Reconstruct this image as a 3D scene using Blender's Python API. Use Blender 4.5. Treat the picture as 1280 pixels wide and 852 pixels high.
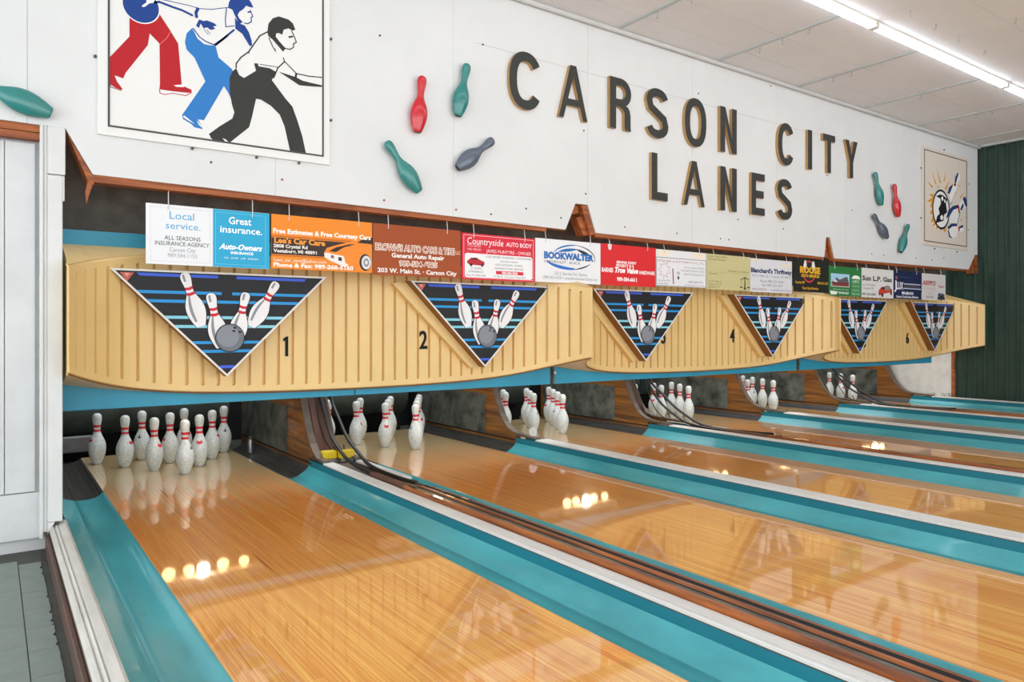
import bpy, math, random
from mathutils import Vector
from mathutils.geometry import tessellate_polygon
for o in list(bpy.data.objects): bpy.data.objects.remove(o)
SC = bpy.context.scene
COL = SC.collection
PI = math.pi
random.seed(7)

# ------------------------------------------------------------------ camera, world, lights, exposure
cam = bpy.data.objects.new('camera', bpy.data.cameras.new('camera'))
COL.objects.link(cam)
cam.location = (-1.10191, -5.50408, 1.01635)
cam.rotation_euler = (PI/2, 0, -0.6182)
cam.data.sensor_width = 36.0
cam.data.lens = 25.706
cam.data.shift_y = -0.01199
cam.data.clip_start = 0.05
SC.camera = cam
W = bpy.data.worlds.new('hall_light'); SC.world = W
W.use_nodes = True
W.node_tree.nodes['Background'].inputs[0].default_value = (0.92, 0.965, 1.0, 1)
W.node_tree.nodes['Background'].inputs[1].default_value = 2.6
SC.view_settings.view_transform = 'Standard'
SC.view_settings.look = 'None'
SC.view_settings.gamma = 1.0
SC.view_settings.use_curve_mapping = False
SC.view_settings.exposure = 0.25
TUBE_STRENGTH = 7.0
PIT_BULB = 26.0

# ------------------------------------------------------------------ materials
def lin(h):
    h = h.lstrip('#')
    r = []
    for i in (0, 2, 4):
        c = int(h[i:i+2], 16)/255
        r.append(c/12.92 if c <= .04045 else ((c+.055)/1.055)**2.4)
    return (*r, 1)
MATS = {}
class NT:
    def __init__(s, name):
        m = bpy.data.materials.new(name); m.use_nodes = True
        s.m = m; s.t = m.node_tree; s.b = s.t.nodes['Principled BSDF']
    def n(s, typ, **kw):
        nd = s.t.nodes.new(typ)
        for k, v in kw.items():
            if k.startswith('i_'):
                nm = k[2:]
                nd.inputs[int(nm) if nm.isdigit() else nm].default_value = v
            else: setattr(nd, k, v)
        return nd
    def l(s, a, b): s.t.links.new(a, b)
def pbr(name, color, rough=.5, metal=0, coat=0, noise=0, nscale=6, bump=0, bscale=40, dirt=None, dirt_amt=.5, stretch=(1,1,1), emit=None, spec=.5):
    """painted / printed / metal surface with procedural mottling, optional dirt colour and fine relief"""
    if name in MATS: return MATS[name]
    s = NT(name); b = s.b
    b.inputs['Base Color'].default_value = lin(color)
    b.inputs['Roughness'].default_value = rough
    b.inputs['Metallic'].default_value = metal
    b.inputs['Coat Weight'].default_value = coat
    b.inputs['Coat Roughness'].default_value = .06
    b.inputs['Specular IOR Level'].default_value = spec
    if noise or bump or dirt:
        g = s.n('ShaderNodeNewGeometry')
        mp = s.n('ShaderNodeMapping', i_Scale=stretch); s.l(g.outputs['Position'], mp.inputs['Vector'])
    if noise or dirt:
        nz = s.n('ShaderNodeTexNoise', i_Scale=nscale, i_Detail=6.0, i_Roughness=.6); s.l(mp.outputs[0], nz.inputs['Vector'])
        r = s.n('ShaderNodeMapRange', i_1=.35, i_2=.68, i_3=0.0, i_4=1.0); s.l(nz.outputs[0], r.inputs[0])
        mx = s.n('ShaderNodeMix', data_type='RGBA')
        base = lin(color)
        other = lin(dirt) if dirt else tuple(c*(1-noise) for c in base[:3])+(1,)
        mx.inputs[6].default_value = base; mx.inputs[7].default_value = other
        if dirt:
            mm = s.n('ShaderNodeMath', operation='MULTIPLY', i_1=dirt_amt); s.l(r.outputs[0], mm.inputs[0]); s.l(mm.outputs[0], mx.inputs[0])
        else: s.l(r.outputs[0], mx.inputs[0])
        s.l(mx.outputs[2], b.inputs['Base Color'])
    if bump:
        n2 = s.n('ShaderNodeTexNoise', i_Scale=bscale, i_Detail=4.0); s.l(mp.outputs[0], n2.inputs['Vector'])
        bp = s.n('ShaderNodeBump', i_Strength=bump, i_Distance=.01); s.l(n2.outputs[0], bp.inputs['Height']); s.l(bp.outputs[0], b.inputs['Normal'])
    if emit:
        b.inputs['Emission Color'].default_value = lin(color); b.inputs['Emission Strength'].default_value = emit
    MATS[name] = s.m
    return s.m
def wood(name, c1, c2, axis='Y', rough=.45, coat=0, scale=9, bump=.15):
    if name in MATS: return MATS[name]
    s = NT(name)
    g = s.n('ShaderNodeNewGeometry')
    sc = {'Y': (scale, scale*.06, scale), 'X': (scale*.06, scale, scale), 'Z': (scale, scale, scale*.06)}[axis]
    mp = s.n('ShaderNodeMapping', i_Scale=sc); s.l(g.outputs['Position'], mp.inputs[0])
    nz = s.n('ShaderNodeTexNoise', i_Scale=3.0, i_Detail=8.0, i_Roughness=.65, i_Distortion=.6); s.l(mp.outputs[0], nz.inputs[0])
    rp = s.n('ShaderNodeValToRGB'); s.l(nz.outputs[0], rp.inputs[0])
    rp.color_ramp.elements[0].position = .34; rp.color_ramp.elements[1].position = .66
    rp.color_ramp.elements[0].color = lin(c2); rp.color_ramp.elements[1].color = lin(c1)
    s.l(rp.outputs[0], s.b.inputs['Base Color'])
    bp = s.n('ShaderNodeBump', i_Strength=bump, i_Distance=.004); s.l(nz.outputs[0], bp.inputs['Height']); s.l(bp.outputs[0], s.b.inputs['Normal'])
    s.b.inputs['Roughness'].default_value = rough; s.b.inputs['Coat Weight'].default_value = coat
    MATS[name] = s.m
    return s.m
BOARD = 1.064/39
def lane_wood():
    """lacquered strip floor: 27 mm boards told apart by hue, long pine grain, maple pin deck at the far end"""
    s = NT('lane_wood')
    g = s.n('ShaderNodeNewGeometry')
    sep = s.n('ShaderNodeSeparateXYZ'); s.l(g.outputs['Position'], sep.inputs[0])
    dv = s.n('ShaderNodeMath', operation='DIVIDE', i_1=BOARD); s.l(sep.outputs['X'], dv.inputs[0])
    ad = s.n('ShaderNodeMath', operation='ADD', i_1=.5); s.l(dv.outputs[0], ad.inputs[0])
    fl = s.n('ShaderNodeMath', operation='FLOOR'); s.l(ad.outputs[0], fl.inputs[0])
    wn = s.n('ShaderNodeTexWhiteNoise', noise_dimensions='1D'); s.l(fl.outputs[0], wn.inputs['W'])
    # board lengths: shift Y per board
    yl = s.n('ShaderNodeMath', operation='MULTIPLY_ADD', i_1=.28, i_2=0.0); s.l(sep.outputs['Y'], yl.inputs[0])
    wm = s.n('ShaderNodeMath', operation='MULTIPLY', i_1=7.0); s.l(wn.outputs[0], wm.inputs[0]); s.l(wm.outputs[0], yl.inputs[2])
    yf = s.n('ShaderNodeMath', operation='FLOOR'); s.l(yl.outputs[0], yf.inputs[0])
    cb = s.n('ShaderNodeCombineXYZ'); s.l(fl.outputs[0], cb.inputs[0]); s.l(yf.outputs[0], cb.inputs[1])
    w2 = s.n('ShaderNodeTexWhiteNoise', noise_dimensions='2D'); s.l(cb.outputs[0], w2.inputs['Vector'])
    # grain
    off = s.n('ShaderNodeVectorMath', operation='MULTIPLY_ADD'); s.l(w2.outputs['Color'], off.inputs[0]); off.inputs[1].default_value = (9, 9, 9); s.l(g.outputs['Position'], off.inputs[2])
    mp = s.n('ShaderNodeMapping', i_Scale=(150, 1.6, 40)); s.l(off.outputs[0], mp.inputs[0])
    nz = s.n('ShaderNodeTexNoise', i_Scale=1.0, i_Detail=5.0, i_Roughness=.6, i_Distortion=.5); s.l(mp.outputs[0], nz.inputs[0])
    rp = s.n('ShaderNodeValToRGB'); s.l(nz.outputs[0], rp.inputs[0])
    e = rp.color_ramp.elements
    e[0].position = .30; e[0].color = lin('#d98631'); e[1].position = .62; e[1].color = lin('#f8c772')
    # per-board hue
    hb = s.n('ShaderNodeMix', data_type='RGBA', blend_type='MULTIPLY'); hb.inputs[0].default_value = .75
    r2 = s.n('ShaderNodeValToRGB'); s.l(w2.outputs['Value'], r2.inputs[0])
    f = r2.color_ramp.elements; f[0].color = lin('#f0cfa8'); f[1].color = lin('#fffae8'); f[0].position = 0; f[1].position = 1
    s.l(rp.outputs[0], hb.inputs[6]); s.l(r2.outputs[0], hb.inputs[7])
    # boards multiplied towards amber on the far half of the lane, board ends staggered
    s1 = s.n('ShaderNodeMath', operation='MULTIPLY_ADD', i_1=.9); s.l(w2.outputs['Value'], s1.inputs[0]); s.l(sep.outputs['Y'], s1.inputs[2])
    am = s.n('ShaderNodeMapRange', i_1=-2.9, i_2=-1.2, i_3=0.0, i_4=.75); s.l(s1.outputs[0], am.inputs[0])
    hc = s.n('ShaderNodeMix', data_type='RGBA', blend_type='MULTIPLY'); hc.inputs[7].default_value = lin('#f3cfa4'); s.l(am.outputs[0], hc.inputs[0]); s.l(hb.outputs[2], hc.inputs[6]); hb = hc
    # pin deck: pale maple, staggered board ends
    st = s.n('ShaderNodeMath', operation='MULTIPLY_ADD', i_1=.55); s.l(w2.outputs['Value'], st.inputs[0]); s.l(sep.outputs['Y'], st.inputs[2])
    dk = s.n('ShaderNodeMapRange', i_1=-1.05, i_2=.35, i_3=0.0, i_4=1.0); s.l(st.outputs[0], dk.inputs[0])
    r3 = s.n('ShaderNodeMix', data_type='RGBA'); s.l(dk.outputs[0], r3.inputs[0]); s.l(hb.outputs[2], r3.inputs[6])
    mapl = s.n('ShaderNodeMix', data_type='RGBA'); mapl.inputs[6].default_value = lin('#a48a60'); mapl.inputs[7].default_value = lin('#c0a97e'); s.l(nz.outputs[0], mapl.inputs[0])
    s.l(mapl.outputs[2], r3.inputs[7])
    # thin dark marks along the boards
    mp2 = s.n('ShaderNodeMapping', i_Scale=(34, .9, 1)); s.l(off.outputs[0], mp2.inputs[0])
    n2 = s.n('ShaderNodeTexNoise', i_Scale=1.0, i_Detail=2.0); s.l(mp2.outputs[0], n2.inputs[0])
    th = s.n('ShaderNodeMapRange', i_1=.73, i_2=.78, i_3=0.0, i_4=.75); s.l(n2.outputs[0], th.inputs[0])
    dm = s.n('ShaderNodeMix', data_type='RGBA'); dm.inputs[7].default_value = lin('#7a3512'); s.l(th.outputs[0], dm.inputs[0]); s.l(r3.outputs[2], dm.inputs[6])
    s.l(dm.outputs[2], s.b.inputs['Base Color'])
    s.b.inputs['Roughness'].default_value = .42
    s.b.inputs['Specular IOR Level'].default_value = .3
    s.b.inputs['Coat Weight'].default_value = 1.0
    s.b.inputs['Coat Roughness'].default_value = .045
    s.b.inputs['Coat IOR'].default_value = 1.75
    nb = s.n('ShaderNodeTexNoise', i_Scale=2.2, i_Detail=2.0); s.l(g.outputs['Position'], nb.inputs[0])
    bp = s.n('ShaderNodeBump', i_Strength=.12, i_Distance=.004); s.l(nb.outputs[0], bp.inputs['Height']); s.l(bp.outputs[0], s.b.inputs['Coat Normal'])
    return s.m
M_LANE = lane_wood()
M_WALL = pbr('white_wall_paint', '#dfe0df', .6, noise=.05, nscale=2.2, bump=.05, bscale=60)
M_POST = pbr('white_post_paint', '#dcdcda', .5, noise=.08, nscale=5, bump=.06)
M_DOOR = pbr('white_door_paint', '#d5d6d6', .5, noise=.12, nscale=3, bump=.05)
M_CEIL = pbr('ceiling_paint', '#e9e9e9', .75, noise=.06, nscale=1.7, bump=.08, bscale=120)
M_BATTEN = pbr('batten_paint', '#c3cacb', .5, noise=.1, nscale=20)
M_COVE = pbr('cove_paint', '#d4d4d2', .4, noise=.08, nscale=5)
M_RUST = wood('rust_brown_wood', '#b5652f', '#7a3a18', 'X', .55)
M_BROWN = wood('return_wood', '#b4662a', '#5e2c10', 'Y', .35, coat=.3)
M_REDWOOD = wood('red_brown_plank', '#9a4f26', '#6b3216', 'Y', .4, coat=.2)
M_KICK = wood('kickback_wood', '#9c6428', '#4a2a10', 'Y', .4, coat=.3, scale=7)
M_KEDGE = pbr('kickback_band', '#6e5a4c', .5, noise=.4, nscale=14, bump=.2, stretch=(1, 1, .3))
M_STEEL = pbr('scuffed_plate', '#777a72', .45, .35, dirt='#2a2d28', dirt_amt=.9, nscale=7, bump=.1)
M_BLACK = pbr('black_void', '#0b0c0c', .8, noise=.4, nscale=8)
M_CLOTH = pbr('charcoal_cloth', '#66645d', .95, noise=.45, nscale=9, bump=.4, bscale=220)
M_PITCLOTH = pbr('pit_cloth', '#4d5650', .8, noise=.5, nscale=6, bump=.3)
M_RAIL = pbr('grey_pit_rail', '#77777a', .6, noise=.3, nscale=12)
M_DKGUT = pbr('worn_black_gutter', '#1d1c1a', .4, dirt='#55514a', dirt_amt=.5, nscale=10, stretch=(6, .5, 1))
M_TEAL = pbr('gutter_teal', '#48a9b2', .32, noise=.28, nscale=5, bump=.12, bscale=50, stretch=(1, .35, 1), coat=.25)
M_TEALW = pbr('divider_teal', '#17798a', .4, noise=.15, nscale=5, bump=.08, stretch=(1, .3, 1))
M_CAP = pbr('white_cap_rail', '#dcdbd8', .4, noise=.1, nscale=10, stretch=(1, .25, 1))
M_CAPOLD = pbr('old_white_cap', '#cfccc5', .45, dirt='#a5a296', dirt_amt=.55, nscale=9, stretch=(2, .35, 1))
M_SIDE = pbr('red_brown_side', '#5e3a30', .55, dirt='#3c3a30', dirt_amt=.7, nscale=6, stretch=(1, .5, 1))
M_FLOOR = pbr('dark_floor', '#4a4f48', .6, dirt='#2f2a22', dirt_amt=.6, nscale=6)
M_TILE = pbr('grey_green_tile', '#7d8a83', .5, dirt='#6c756d', dirt_amt=.5, nscale=14)
M_MASK = pbr('cream_masking', '#ebc987', .38, noise=.06, nscale=3, bump=.03)
M_MASKEDGE = pbr('brown_masking_rim', '#8d5a24', .5, noise=.2)
M_BLUE = pbr('fascia_blue', '#2b9bbd', .45, noise=.14, nscale=4)
M_PIN = pbr('pin_white', '#e4e8e6', .3, dirt='#a9b1ae', dirt_amt=.65, nscale=70, coat=.25)
M_RED = pbr('stripe_red', '#d8233a', .35)
M_NAVYMARK = pbr('navy_mark', '#2c3a66', .4)
M_TEALPIN = pbr('teal_gloss', '#2f8580', .25, noise=.1, coat=.4)
M_REDPIN = pbr('red_gloss', '#c8202c', .25, coat=.5)
M_GREYPIN = pbr('slate_gloss', '#566170', .25, coat=.4)
M_LETTER = pbr('letter_charcoal', '#30312d', .6, noise=.2, nscale=30, bump=.1, bscale=90)
M_GOLD = pbr('letter_gold_edge', '#b9935a', .5, noise=.2)
M_GREEN = pbr('green_steel', '#304a3e', .38, noise=.3, nscale=5, metal=.0, coat=.15)
M_PLASTER = pbr('worn_plaster', '#d9d6cf', .7, dirt='#b3aca0', dirt_amt=.4, nscale=9)
M_HOSE = pbr('black_hose', '#1a1b1b', .35, noise=.3)
M_HOOD = pbr('brown_hood', '#6d4a3c', .4, noise=.3, nscale=7)
M_YELLOW = pbr('yellow_plastic', '#e6c51c', .4, noise=.1)
M_WIRE = pbr('wire_white', '#d8d8d4', .4)
M_CHROME = pbr('dull_chrome', '#aeb2b4', .3, .9)
M_SCREW = pbr('dark_screw', '#4b4a52', .4, .4)
M_REDSCREW = pbr('red_screw', '#9a3540', .4)
M_TUBE = pbr('lamp_diffuser', '#eef4ff', .4, emit=TUBE_STRENGTH)
M_BULB = pbr('pit_bulb', '#fff0d8', .4, emit=PIT_BULB)
M_BULBDIM = pbr('old_pit_bulb', '#ffd9a0', .4, emit=PIT_BULB*.18)
M_LAMPCASE = pbr('lamp_case', '#e4e1da', .4)
M_LINE = pbr('pencil_line', '#b9b6b0', .7)
PRINT = {}
def ink(h):
    """flat print colour"""
    if h not in PRINT: PRINT[h] = pbr('print_'+h.strip('#'), h, .5, spec=.3)
    return PRINT[h]

# ------------------------------------------------------------------ mesh helpers
class MB:
    def __init__(s): s.v = []; s.f = []; s.mi = []; s.sm = []
    def add(s, verts, faces, mi=0, smooth=False):
        b = len(s.v); s.v += [tuple(p) for p in verts]
        for f in faces: s.f.append(tuple(i+b for i in f)); s.mi.append(mi); s.sm.append(smooth)
    def box(s, x0, x1, y0, y1, z0, z1, mi=0):
        v = [(x, y, z) for x in (x0, x1) for y in (y0, y1) for z in (z0, z1)]
        s.add(v, [(0, 1, 3, 2), (4, 6, 7, 5), (0, 4, 5, 1), (2, 3, 7, 6), (0, 2, 6, 4), (1, 5, 7, 3)], mi)
    def bbox(s, x0, x1, y0, y1, z0, z1, b=.004, mi=0):
        """box with chamfered vertical and horizontal edges (26 faces)"""
        P = []
        X = (x0, x1); Y = (y0, y1); Z = (z0, z1); idx = {}
        for i in (0, 1):
            for j in (0, 1):
                for k in (0, 1):
                    sx, sy, sz = (b if i == 0 else -b), (b if j == 0 else -b), (b if k == 0 else -b)
                    for t, p in (('x', (X[i], Y[j]+sy, Z[k]+sz)), ('y', (X[i]+sx, Y[j], Z[k]+sz)), ('z', (X[i]+sx, Y[j]+sy, Z[k]))):
                        idx[i, j, k, t] = len(P); P.append(p)
        F = []
        c = Vector(((x0+x1)/2, (y0+y1)/2, (z0+z1)/2))
        def q(*ks):
            ids = [idx[k] for k in ks]
            a = [Vector(P[i]) for i in ids]
            n = (a[1]-a[0]).cross(a[2]-a[0])
            m = sum(a, Vector())/len(a)
            if n.dot(m-c) < 0: ids.reverse()
            F.append(tuple(ids))
        for a in (0, 1):
            q((a,0,0,'x'), (a,1,0,'x'), (a,1,1,'x'), (a,0,1,'x')); q((0,a,0,'y'), (1,a,0,'y'), (1,a,1,'y'), (0,a,1,'y')); q((0,0,a,'z'), (1,0,a,'z'), (1,1,a,'z'), (0,1,a,'z'))
            for d in (0, 1):
                q((0,a,d,'y'), (1,a,d,'y'), (1,a,d,'z'), (0,a,d,'z')); q((a,0,d,'x'), (a,1,d,'x'), (a,1,d,'z'), (a,0,d,'z')); q((a,d,0,'x'), (a,d,1,'x'), (a,d,1,'y'), (a,d,0,'y'))
                for e in (0, 1): q((a,d,e,'x'), (a,d,e,'y'), (a,d,e,'z'))
        s.add(P, F, mi)
    def cyl(s, p0, p1, r0, r1=None, n=10, mi=0, caps=True, smooth=True):
        r1 = r0 if r1 is None else r1
        a = Vector(p0); b = Vector(p1); d = (b-a).normalized()
        u = d.orthogonal().normalized(); w = d.cross(u)
        v = []
        for c, r in ((a, r0), (b, r1)):
            for i in range(n):
                t = 2*PI*i/n; v.append(c+u*math.cos(t)*r+w*math.sin(t)*r)
        s.add(v, [(i, (i+1) % n, n+(i+1) % n, n+i) for i in range(n)], mi, smooth)
        if caps:
            s.add(v[:n], [tuple(range(n-1, -1, -1))], mi); s.add(v[n:], [tuple(range(n))], mi)
    def tube(s, pts, r, n=8, mi=0):
        pts = [Vector(p) for p in pts]; v = []
        for i, p in enumerate(pts):
            d = (pts[min(i+1, len(pts)-1)]-pts[max(i-1, 0)]).normalized()
            u = Vector((1, 0, 0)); u = (u-d*u.dot(d)); u = u.normalized() if u.length > .05 else d.orthogonal().normalized()
            w = d.cross(u)
            for k in range(n):
                t = 2*PI*k/n; v.append(p+u*math.cos(t)*r+w*math.sin(t)*r)
        f = [(i*n+k, i*n+(k+1) % n, (i+1)*n+(k+1) % n, (i+1)*n+k) for i in range(len(pts)-1) for k in range(n)]
        s.add(v, f, mi, True)
        s.add(v[:n], [tuple(range(n-1, -1, -1))], mi); s.add(v[-n:], [tuple(range(n))], mi)
    def lathe(s, prof, n=20, mi=0, axis=None):
        v = []; f = []
        for r, z in prof:
            for i in range(n):
                t = 2*PI*i/n; v.append((r*math.cos(t), r*math.sin(t), z))
        for j in range(len(prof)-1):
            for i in range(n): f.append((j*n+i, j*n+(i+1) % n, (j+1)*n+(i+1) % n, (j+1)*n+i))
        s.add(v, f, mi, True)
        if prof[0][0] > 1e-4: s.add(v[:n], [tuple(range(n-1, -1, -1))], mi)
    def sweepY(s, prof, y0, y1, mi=0, smooth=False, closed=False, steps=1):
        """profile in (x,z) swept along Y; profile runs so that its left side faces out"""
        n = len(prof); v = []; f = []
        for k in range(steps+1):
            y = y0+(y1-y0)*k/steps; v += [(x, y, z) for x, z in prof]
        m = n if closed else n-1
        for k in range(steps):
            for i in range(m): f.append((k*n+i, (k*n+(i+1) % n), (k+1)*n+(i+1) % n, (k+1)*n+i))
        s.add(v, f, mi, smooth)
        if closed:
            s.add(v[:n], [tuple(range(n-1, -1, -1))], mi); s.add(v[-n:], [tuple(range(n))], mi)
    def prism(s, poly, a, b, plane='XZ', mi=0, side_mi=None, back=True):
        """extrude a 2D polygon; plane XZ goes a..b in Y (a = front), plane YZ goes a..b in X, XY in Z"""
        def P(u, w, d):
            return {'XZ': (u, d, w), 'YZ': (d, u, w), 'XY': (u, w, d)}[plane]
        n = len(poly); tris = tessellate_polygon([[Vector((u, w, 0)) for u, w in poly]])
        area = sum(poly[i][0]*poly[(i+1) % n][1]-poly[(i+1) % n][0]*poly[i][1] for i in range(n))
        if area < 0: pass
        v = [P(u, w, a) for u, w in poly]+[P(u, w, b) for u, w in poly]
        s.add(v, [tuple(t) for t in tris], mi)
        if back: s.add(v, [tuple(i+n for i in t[::-1]) for t in tris], mi)
        s.add(v, [(i, (i+1) % n, n+(i+1) % n, n+i) for i in range(n)], mi if side_mi is None else side_mi)
    def prism_h(s, loops, a, b, mi=0, side_mi=0):
        """front face and sides of an outline with holes, in XZ"""
        flatl = [p for lp in loops for p in lp]; n = len(flatl)
        tris = tessellate_polygon([[Vector((u, w, 0)) for u, w in lp] for lp in loops])
        v = [(u, a, w) for u, w in flatl]+[(u, b, w) for u, w in flatl]
        s.add(v, [tuple(t) for t in tris], mi)
        k = 0
        for lp in loops:
            m = len(lp); s.add(v, [(k+i, k+(i+1) % m, n+k+(i+1) % m, n+k+i) for i in range(m)], side_mi); k += m
    def mesh(s, name, mats, fix=True):
        me = bpy.data.meshes.new(name)
        me.from_pydata(s.v, [], s.f)
        for m in (mats if isinstance(mats, (list, tuple)) else [mats]): me.materials.append(m)
        me.polygons.foreach_set('material_index', s.mi); me.polygons.foreach_set('use_smooth', s.sm)
        me.update()
        if fix:
            import bmesh
            bm = bmesh.new(); bm.from_mesh(me); bmesh.ops.recalc_face_normals(bm, faces=bm.faces); bm.to_mesh(me); bm.free()
        return me
def put(name, me, parent=None, loc=(0, 0, 0), rot=(0, 0, 0), scale=None):
    o = bpy.data.objects.new(name, me); COL.objects.link(o)
    o.location = loc; o.rotation_euler = rot
    if scale: o.scale = scale
    if parent: o.parent = parent
    return o
def obj(name, mb, mats, parent=None, loc=(0, 0, 0), rot=(0, 0, 0), fix=True):
    return put(name, mb.mesh(name, mats, fix), parent, loc, rot)
def tag(o, label=None, cat=None, group=None, kind=None):
    if label: o['label'] = label
    if cat: o['category'] = cat
    if group: o['group'] = group
    if kind: o['kind'] = kind
    return o
def thing(name, label, cat, loc=(0, 0, 0), rot=(0, 0, 0), group=None):
    return tag(put(name, None, None, loc, rot), label, cat, group)
def struct(name, mb, mats, label=None, cat=None):
    o = obj(name, mb, mats); o['kind'] = 'structure'
    if label: o['label'] = label; o['category'] = cat or 'structure'
    return o
def flat(poly, y, mb, mi=0):
    """flat print on a vertical face at depth y, facing the room (-Y)"""
    n = len(poly)
    tris = tessellate_polygon([[Vector((u, w, 0)) for u, w in poly]])
    out = []
    for t in tris:
        a, b, c = (poly[i] for i in t)
        if (b[0]-a[0])*(c[1]-a[1])-(b[1]-a[1])*(c[0]-a[0]) < 0: t = t[::-1]
        out.append(tuple(t))
    mb.add([(u, y, w) for u, w in poly], out, mi)
def stroke(pts, w, closed=False):
    """outline polygon of a thick polyline with mitred joints"""
    P = [Vector((p[0], p[1])) for p in pts]; n = len(P); L = []; R = []
    for i in range(n):
        if closed: d0 = P[i]-P[i-1]; d1 = P[(i+1) % n]-P[i]
        else: d0 = P[i]-P[i-1] if i else P[1]-P[0]; d1 = P[i+1]-P[i] if i < n-1 else P[i]-P[i-1]
        d0 = d0.normalized(); d1 = d1.normalized()
        t = (d0+d1); t = t.normalized() if t.length > 1e-6 else d0
        nn = Vector((-t.y, t.x)); c = max(.45, nn.dot(Vector((-d0.y, d0.x))))
        L.append(P[i]+nn*(w/2/c)); R.append(P[i]-nn*(w/2/c))
    return L, R
def flat_line(pts, w, y, mb, mi=0):
    L, R = stroke(pts, w); n = len(L)
    v = [(p.x, y, p.y) for p in L]+[(p.x, y, p.y) for p in R]
    mb.add(v, [(n+i, n+i+1, i+1, i) for i in range(n-1)], mi)
def disc(cx, cz, r, y, mb, mi=0, n=28, rz=None):
    rz = rz or r
    flat([(cx+r*math.cos(2*PI*i/n), cz+rz*math.sin(2*PI*i/n)) for i in range(n)], y, mb, mi)
_tc = {}
def text_mesh(body, bold=0.0, shear=0.0, res=2, extrude=0.0):
    k = (body, bold, shear, res, extrude)
    if k in _tc: return _tc[k]
    cu = bpy.data.curves.new('lettering', 'FONT'); cu.body = body; cu.offset = bold; cu.shear = shear; cu.resolution_u = res; cu.extrude = extrude
    o = bpy.data.objects.new('lettering', cu)
    m = o.to_mesh()
    v = [tuple(p.co) for p in m.vertices]; f = [tuple(p.vertices) for p in m.polygons]
    o.to_mesh_clear(); bpy.data.objects.remove(o); bpy.data.curves.remove(cu)
    _tc[k] = (v, f); return _tc[k]
def text(parent, body, x, z, h, y, mat, w=None, align='C', bold=0.0, shear=0.0, th=.0003, name='lettering', res=2):
    """lettering h high (cap height), fitted to width w, on a face at depth y looking to -Y"""
    v, f = text_mesh(body, bold, shear, res)
    if not v: return None
    x0 = min(p[0] for p in v); x1 = max(p[0] for p in v)
    cap = .70
    sz = h/cap; sx = (w/(x1-x0)) if w else sz
    W_ = (x1-x0)*sx
    ox = x-W_/2 if align == 'C' else (x if align == 'L' else x-W_)
    mb = MB(); mb.add([(ox+(p[0]-x0)*sx, y-th, z+p[1]*sz) for p in v], f)
    return obj(name, mb, mat, parent, fix=False)
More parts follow.
